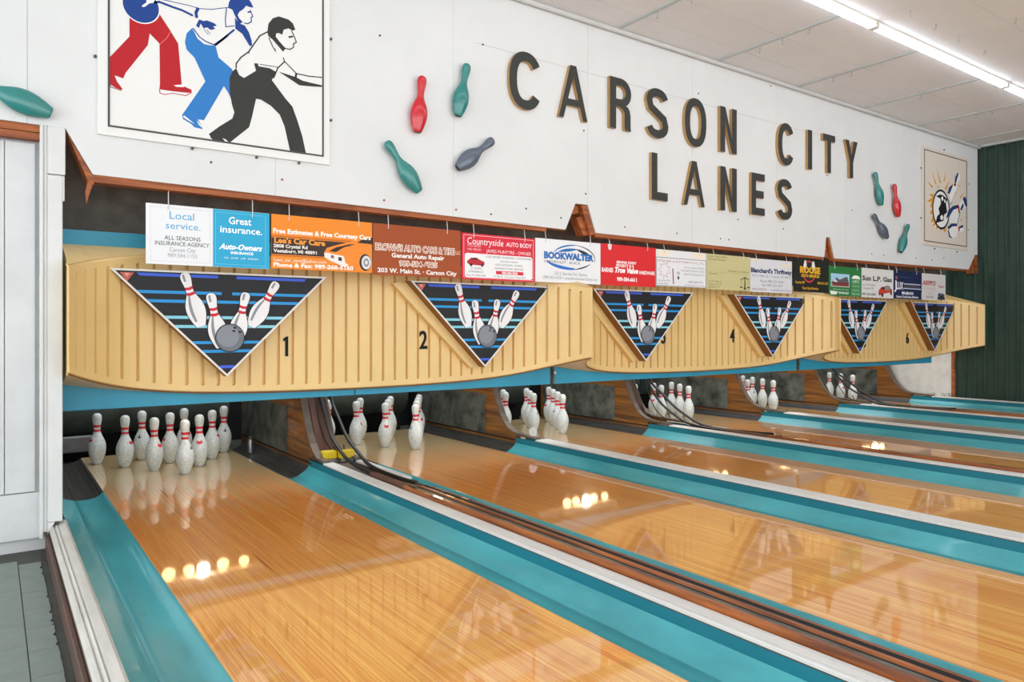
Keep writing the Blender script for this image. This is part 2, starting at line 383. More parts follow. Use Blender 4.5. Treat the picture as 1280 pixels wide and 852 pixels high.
ART1=[('p','red',1,0,[(-0.563,2.781),(-0.516,2.68),(-0.512,2.656),(-0.512,2.554),(-0.606,2.423),(-0.606,2.303),(-0.604,2.287),(-0.577,2.272),(-0.549,2.266),(-0.545,2.273),(-0.57,2.306),(-0.581,2.336),(-0.541,2.328),(-0.53,2.359),(-0.424,2.529),(-0.415,2.593),(-0.367,2.55),(-0.365,2.334),(-0.368,2.304),(-0.301,2.306),(-0.231,2.311),(-0.207,2.316),(-0.205,2.332),(-0.243,2.343),(-0.278,2.338),(-0.294,2.341),(-0.256,2.351),(-0.274,2.571),(-0.317,2.637),(-0.397,2.751),(-0.431,2.817)]),('p','white',2,0,[(-0.577,2.333),(-0.564,2.299),(-0.541,2.29),(-0.557,2.313),(-0.569,2.335)]),('p','white',2,0,[(-0.362,2.3),(-0.332,2.298),(-0.301,2.306),(-0.231,2.305),(-0.215,2.31),(-0.231,2.301),(-0.309,2.294),(-0.34,2.283),(-0.362,2.286)]),('p','white',2,0,[(-0.298,2.337),(-0.256,2.351),(-0.243,2.339),(-0.278,2.334)]),('l','red',3,0.004,[(-0.368,2.304),(-0.365,2.284),(-0.34,2.281),(-0.301,2.296),(-0.235,2.294),(-0.205,2.318)]),('l','pink',3,0.004,[(-0.313,2.625),(-0.332,2.587),(-0.365,2.547)]),('l','dkred',3,0.004,[(-0.604,2.287),(-0.599,2.272),(-0.549,2.263)]),('c','white',2,0.093,[(-0.457,2.729)]),('c','navy',3,0.087,[(-0.457,2.729)]),('p','white',4,0,[(-0.453,2.732),(-0.431,2.755),(-0.431,2.775),(-0.386,2.787),(-0.397,2.761),(-0.416,2.754),(-0.438,2.73),(-0.45,2.725)]),('l','navy',3,0.012,[(-0.397,2.763),(-0.367,2.774),(-0.301,2.763),(-0.255,2.758),(-0.199,2.742)]),('l','navy',3,0.004,[(-0.367,2.79),(-0.301,2.791),(-0.215,2.793),(-0.167,2.789),(-0.102,2.801),(-0.013,2.834)]),('l','navy',3,0.016,[(-0.171,2.792),(-0.183,2.763),(-0.179,2.734)]),('p','navy',2,0,[(-0.183,2.69),(-0.167,2.729),(-0.143,2.726),(-0.126,2.734),(-0.085,2.727),(-0.073,2.717),(-0.093,2.707),(-0.081,2.697),(-0.106,2.685),(-0.126,2.695),(-0.143,2.685),(-0.159,2.709),(-0.167,2.681)]),('l','navy',3,0.003,[(-0.143,2.683),(-0.118,2.654)]),('l','navy',3,0.003,[(-0.126,2.682),(-0.108,2.661)]),('l','navy',3,0.006,[(-0.199,2.674),(-0.163,2.631),(-0.126,2.613),(-0.084,2.606)]),('l','navy',3,0.012,[(-0.084,2.606),(-0.044,2.645),(-0.013,2.678)]),('p','blue',1,0,[(-0.203,2.673),(-0.231,2.637),(-0.24,2.587),(-0.231,2.547),(-0.191,2.513),(-0.134,2.392),(-0.254,2.186),(-0.251,2.165),(-0.207,2.143),(-0.191,2.128),(-0.147,2.124),(-0.167,2.167),(-0.173,2.175),(-0.141,2.175),(-0.035,2.385),(-0.011,2.351),(0.017,2.293),(0.026,2.453),(0.008,2.491),(-0.064,2.541),(-0.08,2.604),(-0.112,2.598),(-0.142,2.599),(-0.175,2.621)]),('p','white',2,0,[(-0.243,2.184),(-0.199,2.153),(-0.189,2.146),(-0.231,2.164),(-0.251,2.176)]),('p','white',2,0,[(-0.177,2.172),(-0.151,2.133),(-0.16,2.137),(-0.173,2.152)]),('p','navy',2,0,[(-0.013,2.833),(-0.008,2.864),(0.005,2.89),(0.098,2.914),(0.115,2.896),(0.128,2.869),(0.109,2.867),(0.087,2.87),(0.073,2.847),(0.051,2.827),(0.04,2.805),(0.049,2.788),(0.069,2.771),(0.049,2.755),(0.022,2.804),(0.011,2.828)]),('p','navy',2,0,[(0.025,2.787),(0.049,2.759),(0.08,2.755),(0.104,2.719),(0.118,2.677),(0.121,2.647),(0.106,2.644),(0.065,2.704),(0.027,2.724)]),('l','navy',3,0.006,[(0.109,2.851),(0.124,2.818),(0.115,2.807),(0.117,2.785),(0.095,2.768),(0.076,2.768)]),('l','navy',3,0.008,[(0.095,2.834),(0.115,2.843)]),('l','navy',3,0.005,[(-0.021,2.829),(-0.027,2.766),(-0.025,2.722),(0.022,2.739)]),('l','navy',3,0.01,[(-0.08,2.606),(-0.032,2.659),(0.022,2.717)]),('l','navy',3,0.004,[(0.076,2.754),(0.104,2.702),(0.115,2.676)]),('p','dark',2,0,[(0.032,2.5),(0.011,2.477),(-0.005,2.436),(-0.003,2.353),(0.009,2.288),(0.022,2.246),(0.011,2.21),(-0.059,2.154),(-0.117,2.101),(-0.113,2.082),(-0.088,2.071),(-0.037,2.073),(0.0,2.074),(0.104,2.175),(0.121,2.24),(0.143,2.346),(0.171,2.346),(0.228,2.321),(0.28,2.278),(0.309,2.213),(0.341,2.075),(0.438,2.074),(0.416,2.171),(0.386,2.261),(0.356,2.338),(0.315,2.378),(0.234,2.472),(0.262,2.524),(0.222,2.539),(0.154,2.537),(0.143,2.508),(0.076,2.453),(0.049,2.464)]),('p','white',3,0,[(-0.122,2.098),(-0.106,2.075),(-0.09,2.071),(-0.105,2.081),(-0.113,2.099)]),('p','white',3,0,[(-0.043,2.09),(-0.027,2.072),(-0.011,2.075),(-0.027,2.086)]),('p','dark',2,0,[(0.208,2.747),(0.214,2.797),(0.239,2.835),(0.274,2.855),(0.333,2.851),(0.359,2.834),(0.374,2.8),(0.356,2.79),(0.333,2.798),(0.304,2.784),(0.295,2.751),(0.279,2.757),(0.26,2.752),(0.257,2.732),(0.274,2.713),(0.315,2.675),(0.3,2.652),(0.239,2.71),(0.214,2.725)]),('l','dark',3,0.006,[(0.35,2.789),(0.365,2.763),(0.38,2.727),(0.362,2.713),(0.363,2.692),(0.341,2.675),(0.309,2.676)]),('l','dark',3,0.01,[(0.333,2.746),(0.36,2.757)]),('l','dark',3,0.007,[(0.211,2.75),(0.165,2.716),(0.132,2.661),(0.101,2.608),(0.058,2.567),(0.032,2.526),(0.032,2.5)]),('l','dark',3,0.006,[(0.101,2.608),(0.104,2.598)]),('l','dark',3,0.006,[(0.216,2.717),(0.239,2.67),(0.257,2.643),(0.251,2.661)]),('l','dark',3,0.007,[(0.309,2.596),(0.268,2.549),(0.245,2.486)]),('l','dark',3,0.006,[(0.3,2.619),(0.309,2.598),(0.38,2.54),(0.452,2.539),(0.539,2.548)]),('l','dark',3,0.012,[(0.38,2.54),(0.374,2.512)]),('l','dark',3,0.004,[(0.165,2.55),(0.211,2.552),(0.274,2.556)]),('p','dark',3,0,[(0.132,2.549),(0.154,2.552),(0.16,2.526),(0.143,2.508)]),('p','dark',3,0,[(0.274,2.53),(0.38,2.517),(0.416,2.505),(0.465,2.502),(0.539,2.5),(0.539,2.49),(0.465,2.48),(0.398,2.473),(0.344,2.498)])]
ART2=[('p','orange',1,0,[(8.108,2.821),(8.289,2.752),(8.257,2.733)]),('p','orange',1,0,[(8.248,2.944),(8.374,2.799),(8.339,2.788)]),('p','orange',1,0,[(8.365,2.996),(8.493,2.828),(8.454,2.816)]),('p','orange',1,0,[(8.624,3.006),(8.584,2.854),(8.552,2.851)]),('p','orange',1,0,[(8.717,2.885),(8.634,2.752),(8.584,2.762)]),('p','orange',1,0,[(9.022,2.866),(8.981,2.821),(8.953,2.842)]),('p','orange',1,0,[(9.134,2.799),(9.022,2.683),(8.995,2.693)]),('p','orange',1,0,[(9.19,2.467),(9.169,2.445),(9.127,2.454)]),('p','orange',1,0,[(9.092,2.435),(9.04,2.402),(9.005,2.408)]),('p','orange',1,0,[(8.919,2.783),(8.868,2.714),(8.851,2.72)]),('p','orange',1,0,[(8.39,2.786),(8.448,2.769),(8.406,2.754)]),('p','orange',0,0,[(8.301,2.669),(8.185,2.65),(8.263,2.62),(8.123,2.557),(8.248,2.558),(8.201,2.508),(8.263,2.484),(8.195,2.417),(8.279,2.409),(8.232,2.314),(8.32,2.329),(8.263,2.264),(8.358,2.295),(8.374,2.235),(8.438,2.278),(8.487,2.228),(8.535,2.263),(8.584,2.213),(8.634,2.255),(8.454,2.379),(8.327,2.596)]),('p','black',4,0,[(8.358,2.645),(8.471,2.68),(8.552,2.673),(8.657,2.638),(8.617,2.579),(8.65,2.474),(8.568,2.435),(8.552,2.357),(8.422,2.33),(8.342,2.308),(8.39,2.404),(8.454,2.441),(8.422,2.499),(8.487,2.566),(8.471,2.626)]),('p','white',5,0,[(8.487,2.643),(8.535,2.664),(8.552,2.619),(8.513,2.6)]),('p','white',5,0,[(8.568,2.621),(8.601,2.632),(8.611,2.594),(8.578,2.583)]),('p','white',5,0,[(8.471,2.411),(8.519,2.431),(8.552,2.403),(8.519,2.362),(8.471,2.373)]),('p','white',2,0,[(8.717,2.644),(8.7,2.712),(8.75,2.796),(8.851,2.846),(8.868,2.935),(8.936,3.006),(8.995,2.99),(9.005,2.935),(8.919,2.854),(8.919,2.815),(8.817,2.693),(8.733,2.591)]),('p','navy',6,0,[(8.851,2.87),(8.868,2.943),(8.936,3.006),(8.96,2.993),(8.919,2.925),(8.885,2.858)]),('p','navy',6,0,[(8.657,2.708),(8.7,2.79),(8.8,2.845),(8.79,2.808),(8.717,2.714)]),('p','red',7,0,[(8.824,2.851),(8.895,2.862),(8.885,2.823),(8.834,2.829)]),('p','white',2,0,[(8.617,2.393),(8.683,2.493),(8.817,2.568),(8.988,2.6),(9.074,2.704),(9.144,2.728),(9.204,2.67),(9.197,2.597),(9.074,2.561),(8.988,2.489),(8.919,2.349),(8.767,2.344)]),('p','navy',6,0,[(8.617,2.393),(8.677,2.5),(8.8,2.566),(8.953,2.6),(8.953,2.557),(8.817,2.521),(8.717,2.433)]),('p','navy',6,0,[(8.995,2.537),(9.074,2.633),(9.109,2.596),(9.04,2.534)]),('p','navy',6,0,[(9.074,2.688),(9.134,2.727),(9.197,2.677),(9.204,2.605),(9.155,2.593)]),('p','red',7,0,[(8.936,2.595),(8.981,2.584),(8.995,2.506),(8.96,2.487)]),('p','white',2,0,[(8.65,2.272),(8.75,2.319),(8.919,2.333),(8.96,2.281),(8.919,2.199),(8.8,2.143),(8.683,2.174)]),('p','navy',6,0,[(8.657,2.288),(8.767,2.344),(8.902,2.355),(8.936,2.326),(8.784,2.306),(8.683,2.259)]),('p','navy',6,0,[(8.667,2.242),(8.69,2.26),(8.733,2.185),(8.817,2.152),(8.7,2.167)]),('p','white',2,0,[(8.988,2.299),(9.074,2.33),(9.099,2.292),(9.057,2.253),(8.995,2.26)]),('p','navy',6,0,[(8.981,2.322),(9.074,2.354),(9.092,2.323),(9.005,2.3)]),('p','red',7,0,[(8.953,2.315),(8.995,2.323),(8.988,2.267),(8.96,2.257)]),('l','navy',6,0.012,[(9.005,2.515),(8.919,2.349)]),('l','navy',6,0.008,[(8.717,2.636),(8.69,2.571),(8.79,2.612)])]

# ------------------------------------------------------------------ the room
LC = [0.0, 1.813, 3.415, 5.229, 6.782, 8.588]         # lane centres
HW = .535
ORD = ['first', 'second', 'third', 'fourth', 'fifth', 'sixth']
YF = -9.0                                             # lanes run on past the camera
YW = -1.18                                            # face of the white wall
XR = 9.55                                             # green side wall

mb = MB(); mb.box(-5, XR+.1, -9.5, 2.2, -.2, -.1)
FLOOR = struct('floor', mb, M_FLOOR)
tile = MB(); tile.bbox(0, .226, 0, .226, 0, .006, .002); tile_me = tile.mesh('floor_tile', M_TILE)
cuts = []
for q in range(4):
    xs = [(.088+random.uniform(-.0015, .0015)-(.008 if random.random() < .12 else 0), .226*k/9) for k in range(10)]
    ct = MB(); ct.prism([(0, 0)]+xs+[(0, .226)], 0, .006, 'XY'); cuts.append(ct.mesh('floor_tile', M_TILE))
for r in range(12):
    y = -1.585-.2285*r
    put('floor_tile', cuts[(r*3) % 4], FLOOR, (-1.0, y, -.1))
    for c in range(3): put('floor_tile', tile_me, FLOOR, (-1.2285-.2285*c, y+(.07 if c == 0 else 0), -.1))

# ceiling with panels, battens, cove
mb = MB(); mb.box(-6, XR+.05, -9.6, -1.0, 3.445, 3.55)
CEIL = struct('ceiling', mb, M_CEIL)
bx = [-.66+1.2185*k for k in range(9)]
by = [-1.19, -1.48, -1.87, -2.42, -3.07, -3.68, -4.29]
for i in range(len(bx)):
    x0 = bx[i]; x1 = bx[i+1] if i+1 < len(bx) else XR
    for j in range(len(by)-1):
        m = MB(); m.bbox(x0+.0015, x1-.0015, by[j+1]+.0015, by[j]-.0015, 3.43, 3.45, .0015)
        obj('ceiling_panel', m, M_CEIL, CEIL)
    m = MB(); m.bbox(x0-.022, x0+.022, -2.42, -1.2, 3.418, 3.432, .004)
    obj('batten', m, M_BATTEN, CEIL)
m = MB(); m.cyl((-3, -1.205, 3.412), (XR, -1.205, 3.412), .02, n=12)
struct('trim_1', m, M_COVE)
m = MB(); m.box(XR-.05, XR, -4, -1.235, 3.405, 3.43)
struct('trim_2', m, M_BATTEN)

# white wall over the lanes: backing slab (brown edges show at the notches) and white sheets
ZB = [(-3, 2.03), (-.80, 2.03), (-.678, 1.812), (2.477, 1.775), (2.575, 1.985), (2.705, 1.985), (2.788, 1.773), (5.97, 1.762), (6.005, 1.975), (6.075, 1.975), (6.156, 1.76), (9.29, 1.79), (9.48, 1.995), (9.55, 1.995)]
def zbot(x):
    for (a, za), (b, zb_) in zip(ZB, ZB[1:]):
        if a <= x <= b: return za+(zb_-za)*(x-a)/(b-a)
    return ZB[-1][1]
def sheet(x0, x1, up=0.0, top=3.43):
    return [(x0, top), (x0, zbot(x0)+up)]+[(x, z+up) for x, z in ZB if x0 < x < x1]+[(x1, zbot(x1)+up), (x1, top)]
m = MB(); m.prism(sheet(-3, 9.55, -.004), YW+.012, YW+.05)
WALL = struct('wall_back', m, M_RUST)
sx = [-3, -2.18, -.96, .26, 1.48, 2.70, 3.92, 5.14, 6.36, 7.58, 8.80, 9.55]
for a, b in zip(sx, sx[1:]):
    m = MB(); m.prism(sheet(a+.0008, b-.0008), YW, YW+.012, side_mi=1)
    obj('wall_panel', m, [M_WALL, M_WALL], WALL)
for a, b, d in ((-.672, 2.30, .036), (2.79, 5.965, .03), (6.158, 9.28, .026), (-3, -.905, .045)):   # brown wood strip under the sheets
    m = MB(); za, zc = zbot(a), zbot(b)
    m.prism([(a, za-d), (a, za+.002), (b, zc+.002), (b, zc-d*.8)], YW+.014, YW+.09)
    obj('edge_strip', m, M_RUST, WALL)
for (x, w_, h_) in ((2.64, .1, .27), (6.04, .08, .26), (9.47, .1, .25)):            # wooden lining of the notches
    m = MB(); zt = zbot(x)
    m.prism([(x+.0, zt), (x+.085, zt), (x+w_+.06, zt-.215), (x+w_+.0, zt-.235)], YW+.012, YW+.16)
    m.prism([(x-.05, zt), (x+.0, zt), (x+.01, zt-.06), (x-.06, zt-.08)], YW+.05, YW+.14)
    m.prism([(x-.02, zt-.1), (x+.03, zt-.09), (x+w_+.02, zt-.23), (x+w_-.05, zt-.235)], YW+.04, YW+.12)
    obj('notch_lining', m, M_RUST, WALL)
m = MB(); m.prism([(-.80, 2.03), (-.79, 2.03), (-.672, 1.815), (-.672, 1.76), (-.70, 1.78)], YW+.012, YW+.12); obj('notch_lining', m, M_RUST, WALL)
m = MB(); m.prism([(-.71, 1.82), (-.685, 1.815), (-.672, 1.775), (-.69, 1.72), (-.705, 1.66), (-.71, 1.72), (-.70, 1.77)], YW+.02, YW+.05); obj('splinter', m, M_RUST, WALL)
m = MB(); m.box(1.66, 6.62, YW-.0012, YW, 3.018, 3.0205); obj('guide_line', m, M_LINE, WALL)
sm = MB(); sm.cyl((0, 0, 0), (0, -.004, 0), .007, n=8); scr1 = sm.mesh('screw', M_SCREW); scr2 = sm.mesh('screw', M_REDSCREW)
screws = [(.96, 1.845, 1), (1.50, 1.835, 1), (1.79, 1.83, 0), (2.43, 1.86, 0), (2.66, 2.56, 0), (2.68, 2.07, 0), (3.1, 1.845, 1), (3.72, 1.84, 0), (4.3, 1.835, 0), (4.42, 1.835, 0), (4.55, 2.03, 0), (5.05, 3.37, 0), (5.25, 2.0, 0), (6.02, 2.62, 0), (6.9, 1.85, 1), (7.15, 1.85, 1), (7.5, 2.05, 0), (7.9, 1.86, 0), (8.3, 1.86, 0), (1.72, 3.02, 0), (-.1, 1.95, 0), (.5, 2.55, 0), (.93, 2.9, 0), (4.0, 3.1, 0), (6.5, 2.3, 1), (8.6, 1.9, 0), (2.1, 1.9, 0), (.3, 1.9, 1)]
for x, z, c in screws: put('screw', scr2 if c else scr1, WALL, (x, YW, z))

# green corrugated side wall and the plaster behind it
m = MB(); m.box(XR+.06, XR+.12, -9.5, 2.2, -.1, 3.5)
WR = struct('wall_right', m, M_GREEN)
m = MB(); prof = []; y = -.885
while y > -9.3:
    prof += [(y, XR), (y-.012, XR), (y-.03, XR+.035), (y-.107, XR+.035)]; y -= .125
v = []; f = []
for yy, xx in prof: v += [(xx, yy, .08), (xx, yy, 3.43)]
f = [(2*i, 2*i+1, 2*i+3, 2*i+2) for i in range(len(prof)-1)]
m.add(v, f); obj('corrugated_sheet', m, M_GREEN, WR, fix=False)
m = MB(); m.box(XR-.01, XR+.06, -.88, 2.0, .02, 1.3); obj('plaster_face', m, M_PLASTER, WR)
m = MB(); m.prism([(-.86, .08), (-.90, .08), (-.91, .35), (-.895, .5), (-.905, .7), (-.88, 1.0), (-.86, 1.0)], XR-.014, XR+.01, 'YZ'); obj('broken_edge', m, M_RUST, WR)
m = MB(); m.box(XR-.03, XR+.04, -9, -.9, .02, .085); obj('base_board', m, M_RUST, WR)
m = MB()
random.seed(3)
for k in range(26):
    a = random.uniform(.0, .35); h_ = random.uniform(.015, .12)*(1-a)
    m.box(XR-.05-random.uniform(0, .05), XR-.03, -.86+a, -.84+a+random.uniform(.01, .03), .09, .095+h_*.5)
tag(obj('plaster_rubble', m, M_PLASTER), 'crumbled plaster debris on the ledge below the white plaster patch', 'rubble', kind='stuff')

# black pit behind the pins
m = MB(); m.box(-1.2, XR+.1, 2.1, 2.2, -.1, 3.4); struct('wall_pit', m, M_BLACK)
m = MB(); m.box(-.86, XR-.02, -.75, -.735, 1.47, 2.2)
tag(obj('backdrop_cloth', m, M_CLOTH), 'charcoal cloth stretched behind the row of banners', 'cloth')
m = MB(); m.box(-1.3, -1.25, -1.1, 2.1, -.1, 3.4); struct('wall_left', m, M_BLACK)

# left doorway
m = MB(); m.box(-2.4, -.868, -1.10, -1.06, -.1, 2.06)
DOOR = struct('door_1', m, M_DOOR)
for x0, x1 in ((-2.3, -1.98), (-1.975, -1.66), (-1.655, -1.36), (-1.357, -1.053), (-1.05, -.925)):
    m = MB(); m.bbox(x0, x1, -1.125, -1.10, .20, 1.945, .003); obj('door_plank', m, M_DOOR, DOOR)
m = MB(); m.bbox(-2.3, -.90, -1.13, -1.10, -.035, .195, .003); obj('bottom_rail', m, M_DOOR, DOOR)
m = MB(); m.box(-3, -.905, -1.165, -1.12, 1.955, 1.99); struct('trim_3', m, M_RUST)
m = MB(); m.bbox(-.908, -.893, YW-.012, -1.06, -.03, 2.03, .003); struct('trim_4', m, M_POST)
m = MB(); m.bbox(-.893, -.876, YW-.004, -1.06, .0, 2.03, .003); struct('trim_5', m, M_COVE)
m = MB(); m.box(-.876, -.815, YW+.01, -1.06, .045, 2.03)
POST = struct('trim_6', m, M_POST)
for x1, z0, z1 in ((-.800, 1.79, 2.028), (-.812, .05, 1.785)):
    m = MB(); m.bbox(-.876, x1, YW-.012, YW+.01, z0, z1, .003); obj('post_board', m, M_POST, POST)
m = MB(); m.bbox(-.83, -.803, YW-.008, YW+.012, 1.66, 1.786, .002); obj('post_board', m, M_POST, POST)
m = MB(); m.prism([(-.876, .05), (-.876, -.005), (-.845, .048)], YW-.012, YW+.01); obj('post_board', m, M_POST, POST)

# ------------------------------------------------------------------ lanes, gutters, dividers
def add_lane(i, c):
    o = thing('bowling_lane', {0: 'glossy orange lane of narrow boards, leftmost and nearest', 1: 'glossy orange lane with dark gutter strip, second from the left', 2: 'glossy wooden lane, third from the left, crossing the right edge', 3: 'glossy wooden lane between the third and fifth lanes', 4: 'glossy brown wooden lane, fifth from the left', 5: 'thin sliver of glossy wooden lane nearest the green wall'}[i], 'lane', (c, 0, 0))
    if i == 0:
        w = 2*HW/39
        bm = MB(); g = .0001; d = .0002
        bm.sweepY([(g, -.04), (w-g, -.04), (w-g, -d), (w-g-d, 0), (g+d, 0), (g, -d)], YF, 1.15, closed=True)
        me = bm.mesh('board', M_LANE)
        for k in range(39): put('board', me, o, (-HW+k*w, 0, 0))
    else:
        bm = MB(); bm.box(-HW, HW, YF, 1.15, -.04, 0); obj('lane_surface', bm, M_LANE, o)
    bm = MB(); bm.box(-HW+.002, HW-.002, YF, 1.15, -.095, -.0405); obj('lane_bed', bm, M_SIDE, o)
for i, c in enumerate(LC): add_lane(i, c)
def gutter(x0, x1, side, lane, yend):
    """teal trough from the lane edge (x0) to the outer wall (x1); black worn length under the pins"""
    s = 1 if x1 > x0 else -1; w = abs(x1-x0)
    P = [(0, -.001), (.008, -.002), (.022, -.016), (.05, -.031), (.085, -.034), (.118, -.024), (.120, -.026), (.123, -.021), (.155, -.004), (.185, .018), (.203, .040)] if side == 'right' else \
        [(0, -.001), (.012, -.002), (.02, -.012), (.05, -.028), (.09, -.034), (.13, -.034), (.158, -.031), (.160, -.034), (.163, -.030), (.2, -.018), (.25, .004)]
    kx = w/P[-1][0] if side == 'right' else w/.25
    P = [(a*kx if k < len(P)-1 else w, z) for k, (a, z) in enumerate(P)]
    prof = [(x0+s*a, z) for a, z in P]
    o = thing('gutter', 'teal gutter along the %s edge of the %s lane from the left' % (side, ORD[lane]), 'gutter')
    a = MB(); a.sweepY(prof, YF, yend, smooth=True); a.sweepY([prof[-1], (prof[-1][0], -.095), (prof[0][0], -.095), prof[0]], YF, yend); a.prism(prof+[(prof[-1][0], -.095), (prof[0][0], -.095)], yend, yend); obj('trough', a, M_TEAL, o)
    a = MB(); a.sweepY([(x, z+(-.004 if 0 < k < len(prof)-1 else -.002)) for k, (x, z) in enumerate(prof)]+[(prof[-1][0], -.095), (prof[0][0], -.095)], yend+.001, 1.15, closed=True); obj('pin_deck_trough', a, M_DKGUT, o)
    return o
def divider(x0, x1, lane, ret, last=False):
    nm = '%s and %s' % (ORD[lane], ORD[lane+1]) if not last else ''
    lab = ('teal divider with white cap and brown wooden ball return between the %s and %s lanes' % (ORD[lane], ORD[lane+1]) if ret else 'teal divider with white cap between the %s and %s lanes' % (ORD[lane], ORD[lane+1])) if not last else 'teal divider with thin white cap along the green wall'
    o = thing('lane_divider', lab, 'divider')
    cw = .076 if ret else (x1-x0)
    a = MB(); a.box(x0, x0+.02, YF, -.425, -.09, .083); a.box(x0+.02, x1-.02, YF, -.425, -.09, .06); a.box(x1-.02, x1, YF, -.425, -.09, .083)
    obj('side_board', a, M_TEALW, o)
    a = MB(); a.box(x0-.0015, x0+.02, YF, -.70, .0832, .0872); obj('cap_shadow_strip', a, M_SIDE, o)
    a = MB(); c0, c1 = x0-.002, x0+cw
    a.sweepY([(c0, .0875), (c0, .096), (c0+.006, .099), (c0+cw*.33, .099), (c0+cw*.35, .097), (c0+cw*.38, .099), (c0+cw*.66, .1), (c0+cw*.68, .098), (c0+cw*.71, .1), (c1-.004, .1), (c1, .096), (c1, .0875)], YF, -.70, closed=True)
    obj('cap_rail', a, M_CAP, o)
    if ret:
        yb = -1.72
        a = MB(); a.bbox(x0+.082, x0+.106, YF, yb, .06, .121, .003); obj('return_bar', a, M_BROWN, o)
        a = MB(); a.box(x0+.107, x0+.144, YF, yb, .06, .110); obj('track', a, M_STEEL, o)
        a = MB(); a.box(x0+.145, x0+.174, YF, yb, .06, .101); obj('groove', a, M_BLACK, o)
        a = MB(); a.bbox(x0+.175, x0+.203, YF, yb, .06, .107, .007); obj('return_bar', a, M_BROWN, o)
        a = MB(); a.box(x0+.204, x0+.232, YF, yb, .06, .103); obj('black_belt', a, M_BLACK, o)
        a = MB(); a.bbox(x0+.233, x1-.001, YF, yb, .06, .087, .003); obj('return_plank', a, M_REDWOOD, o)
        a = MB(); a.box(x0+.086, x1-.022, yb+.002, -.45, .06, .075); obj('return_floor', a, M_KEDGE, o)
        a = MB(); a.bbox(x1-.065, x1-.004, -1.45, -.72, .0835, .1, .004); obj('cap_rail', a, M_CAP, o)
        a = MB(); a.bbox(x0+.09, x0+.13, yb+.002, -1.25, .0755, .118, .004); obj('end_block', a, M_HOOD, o)
    return o
gutter(-HW, -.785, 'left', 0, -.33)
for i, c in enumerate(LC):
    r = c+HW
    if i < 5:
        l = LC[i+1]-HW
        if i % 2 == 0:
            gutter(r, r+.202, 'right', i, -.42); divider(r+.2025, r+.492, i, True); gutter(l, r+.4925, 'left', i+1, -.42)
        else:
            gutter(r, r+.205, 'right', i, -.42); divider(r+.2055, r+.325, i, False); gutter(l, r+.3255, 'left', i+1, -.42)
    else:
        gutter(r, r+.205, 'right', i, -.42); divider(r+.2055, r+.30, i, False, True)
# white ledge beside the first lane
L0 = thing('side_ledge', 'old white moulded ledge with red-brown side along the left gutter', 'ledge')
m = MB(); m.sweepY([(-.868, -.02), (-.868, .012), (-.862, .022), (-.852, .026), (-.846, .02), (-.842, .026), (-.836, .03), (-.832, .024), (-.826, .03), (-.80, .036), (-.795, .033), (-.79, .03), (-.786, .02), (-.786, -.02)], YF, -1.10, closed=True); obj('white_cap', m, M_CAPOLD, L0)
m = MB(); m.bbox(-.886, -.869, YF, -1.19, -.1, -.012, .003); obj('side_board', m, M_SIDE, L0)
m = MB(); m.box(-.868, -.787, YF, -.33, -.1, -.021); obj('ledge_core', m, M_SIDE, L0)
m = MB(); m.box(-.8685, -.8605, YF, -1.19, -.019, .004); obj('dark_joint', m, M_SIDE, L0)

# ------------------------------------------------------------------ kickbacks
CURVE = [(-.70, .1005), (-.60, .103), (-.48, .108), (-.38, .119), (-.30, .147), (-.24, .19), (-.18, .26), (-.12, .36), (-.07, .46), (-.035, .56), (-.01, .72)]
def kickback(x0, x1, label, dy=0.0, plate=True, dark=False):
    o = thing('kickback_panel', label, 'kickback')
    C_ = [(y+dy*(z > .11), z) for y, z in CURVE]
    poly = C_+[(1.3, .72), (1.3, -.095), (-.4195, -.095), (-.4195, .1005)]
    a = MB(); a.prism(poly, x0, x1, 'YZ'); obj('wooden_body', a, M_PITCLOTH if dark else M_KICK, o)
    if not dark:
        v = []; b0, b1 = x0-.004, x1+.004
        n = len(C_)
        for k, (y, z) in enumerate(C_):
            t = Vector((C_[min(k+1, n-1)][0]-C_[max(k-1, 0)][0], C_[min(k+1, n-1)][1]-C_[max(k-1, 0)][1])).normalized()
            nx, nz = -t.y, t.x
            for d in (0.001, .014):
                v += [(b0, y+nx*d, z+nz*d), (b1, y+nx*d, z+nz*d)]
        f = []
        for k in range(n-1):
            p, q = 4*k, 4*k+4
            f += [(p, p+1, q+1, q), (p+2, q+2, q+3, p+3), (p, q, q+2, p+2), (p+1, p+3, q+3, q+1)]
        f += [(0, 2, 3, 1), (4*n-4, 4*n-3, 4*n-1, 4*n-2)]
        a = MB(); a.add(v, f); obj('edge_band', a, M_KEDGE, o)
        a = MB(); a.box(x0-.003, x0-.0005, -.41+dy*.3, 1.29, .058, .068); obj('skirt_line', a, M_BLACK, o)
    if plate:
        a = MB(); a.bbox(x0-.007, x0-.0005, .05, 1.25, .07 if not dark else .0, .425, .002); obj('scuffed_plate', a, M_STEEL, o)
    return o
kickback(-.835, -.79, 'black kickback left of the first lane pins behind the white post', plate=False, dark=True)
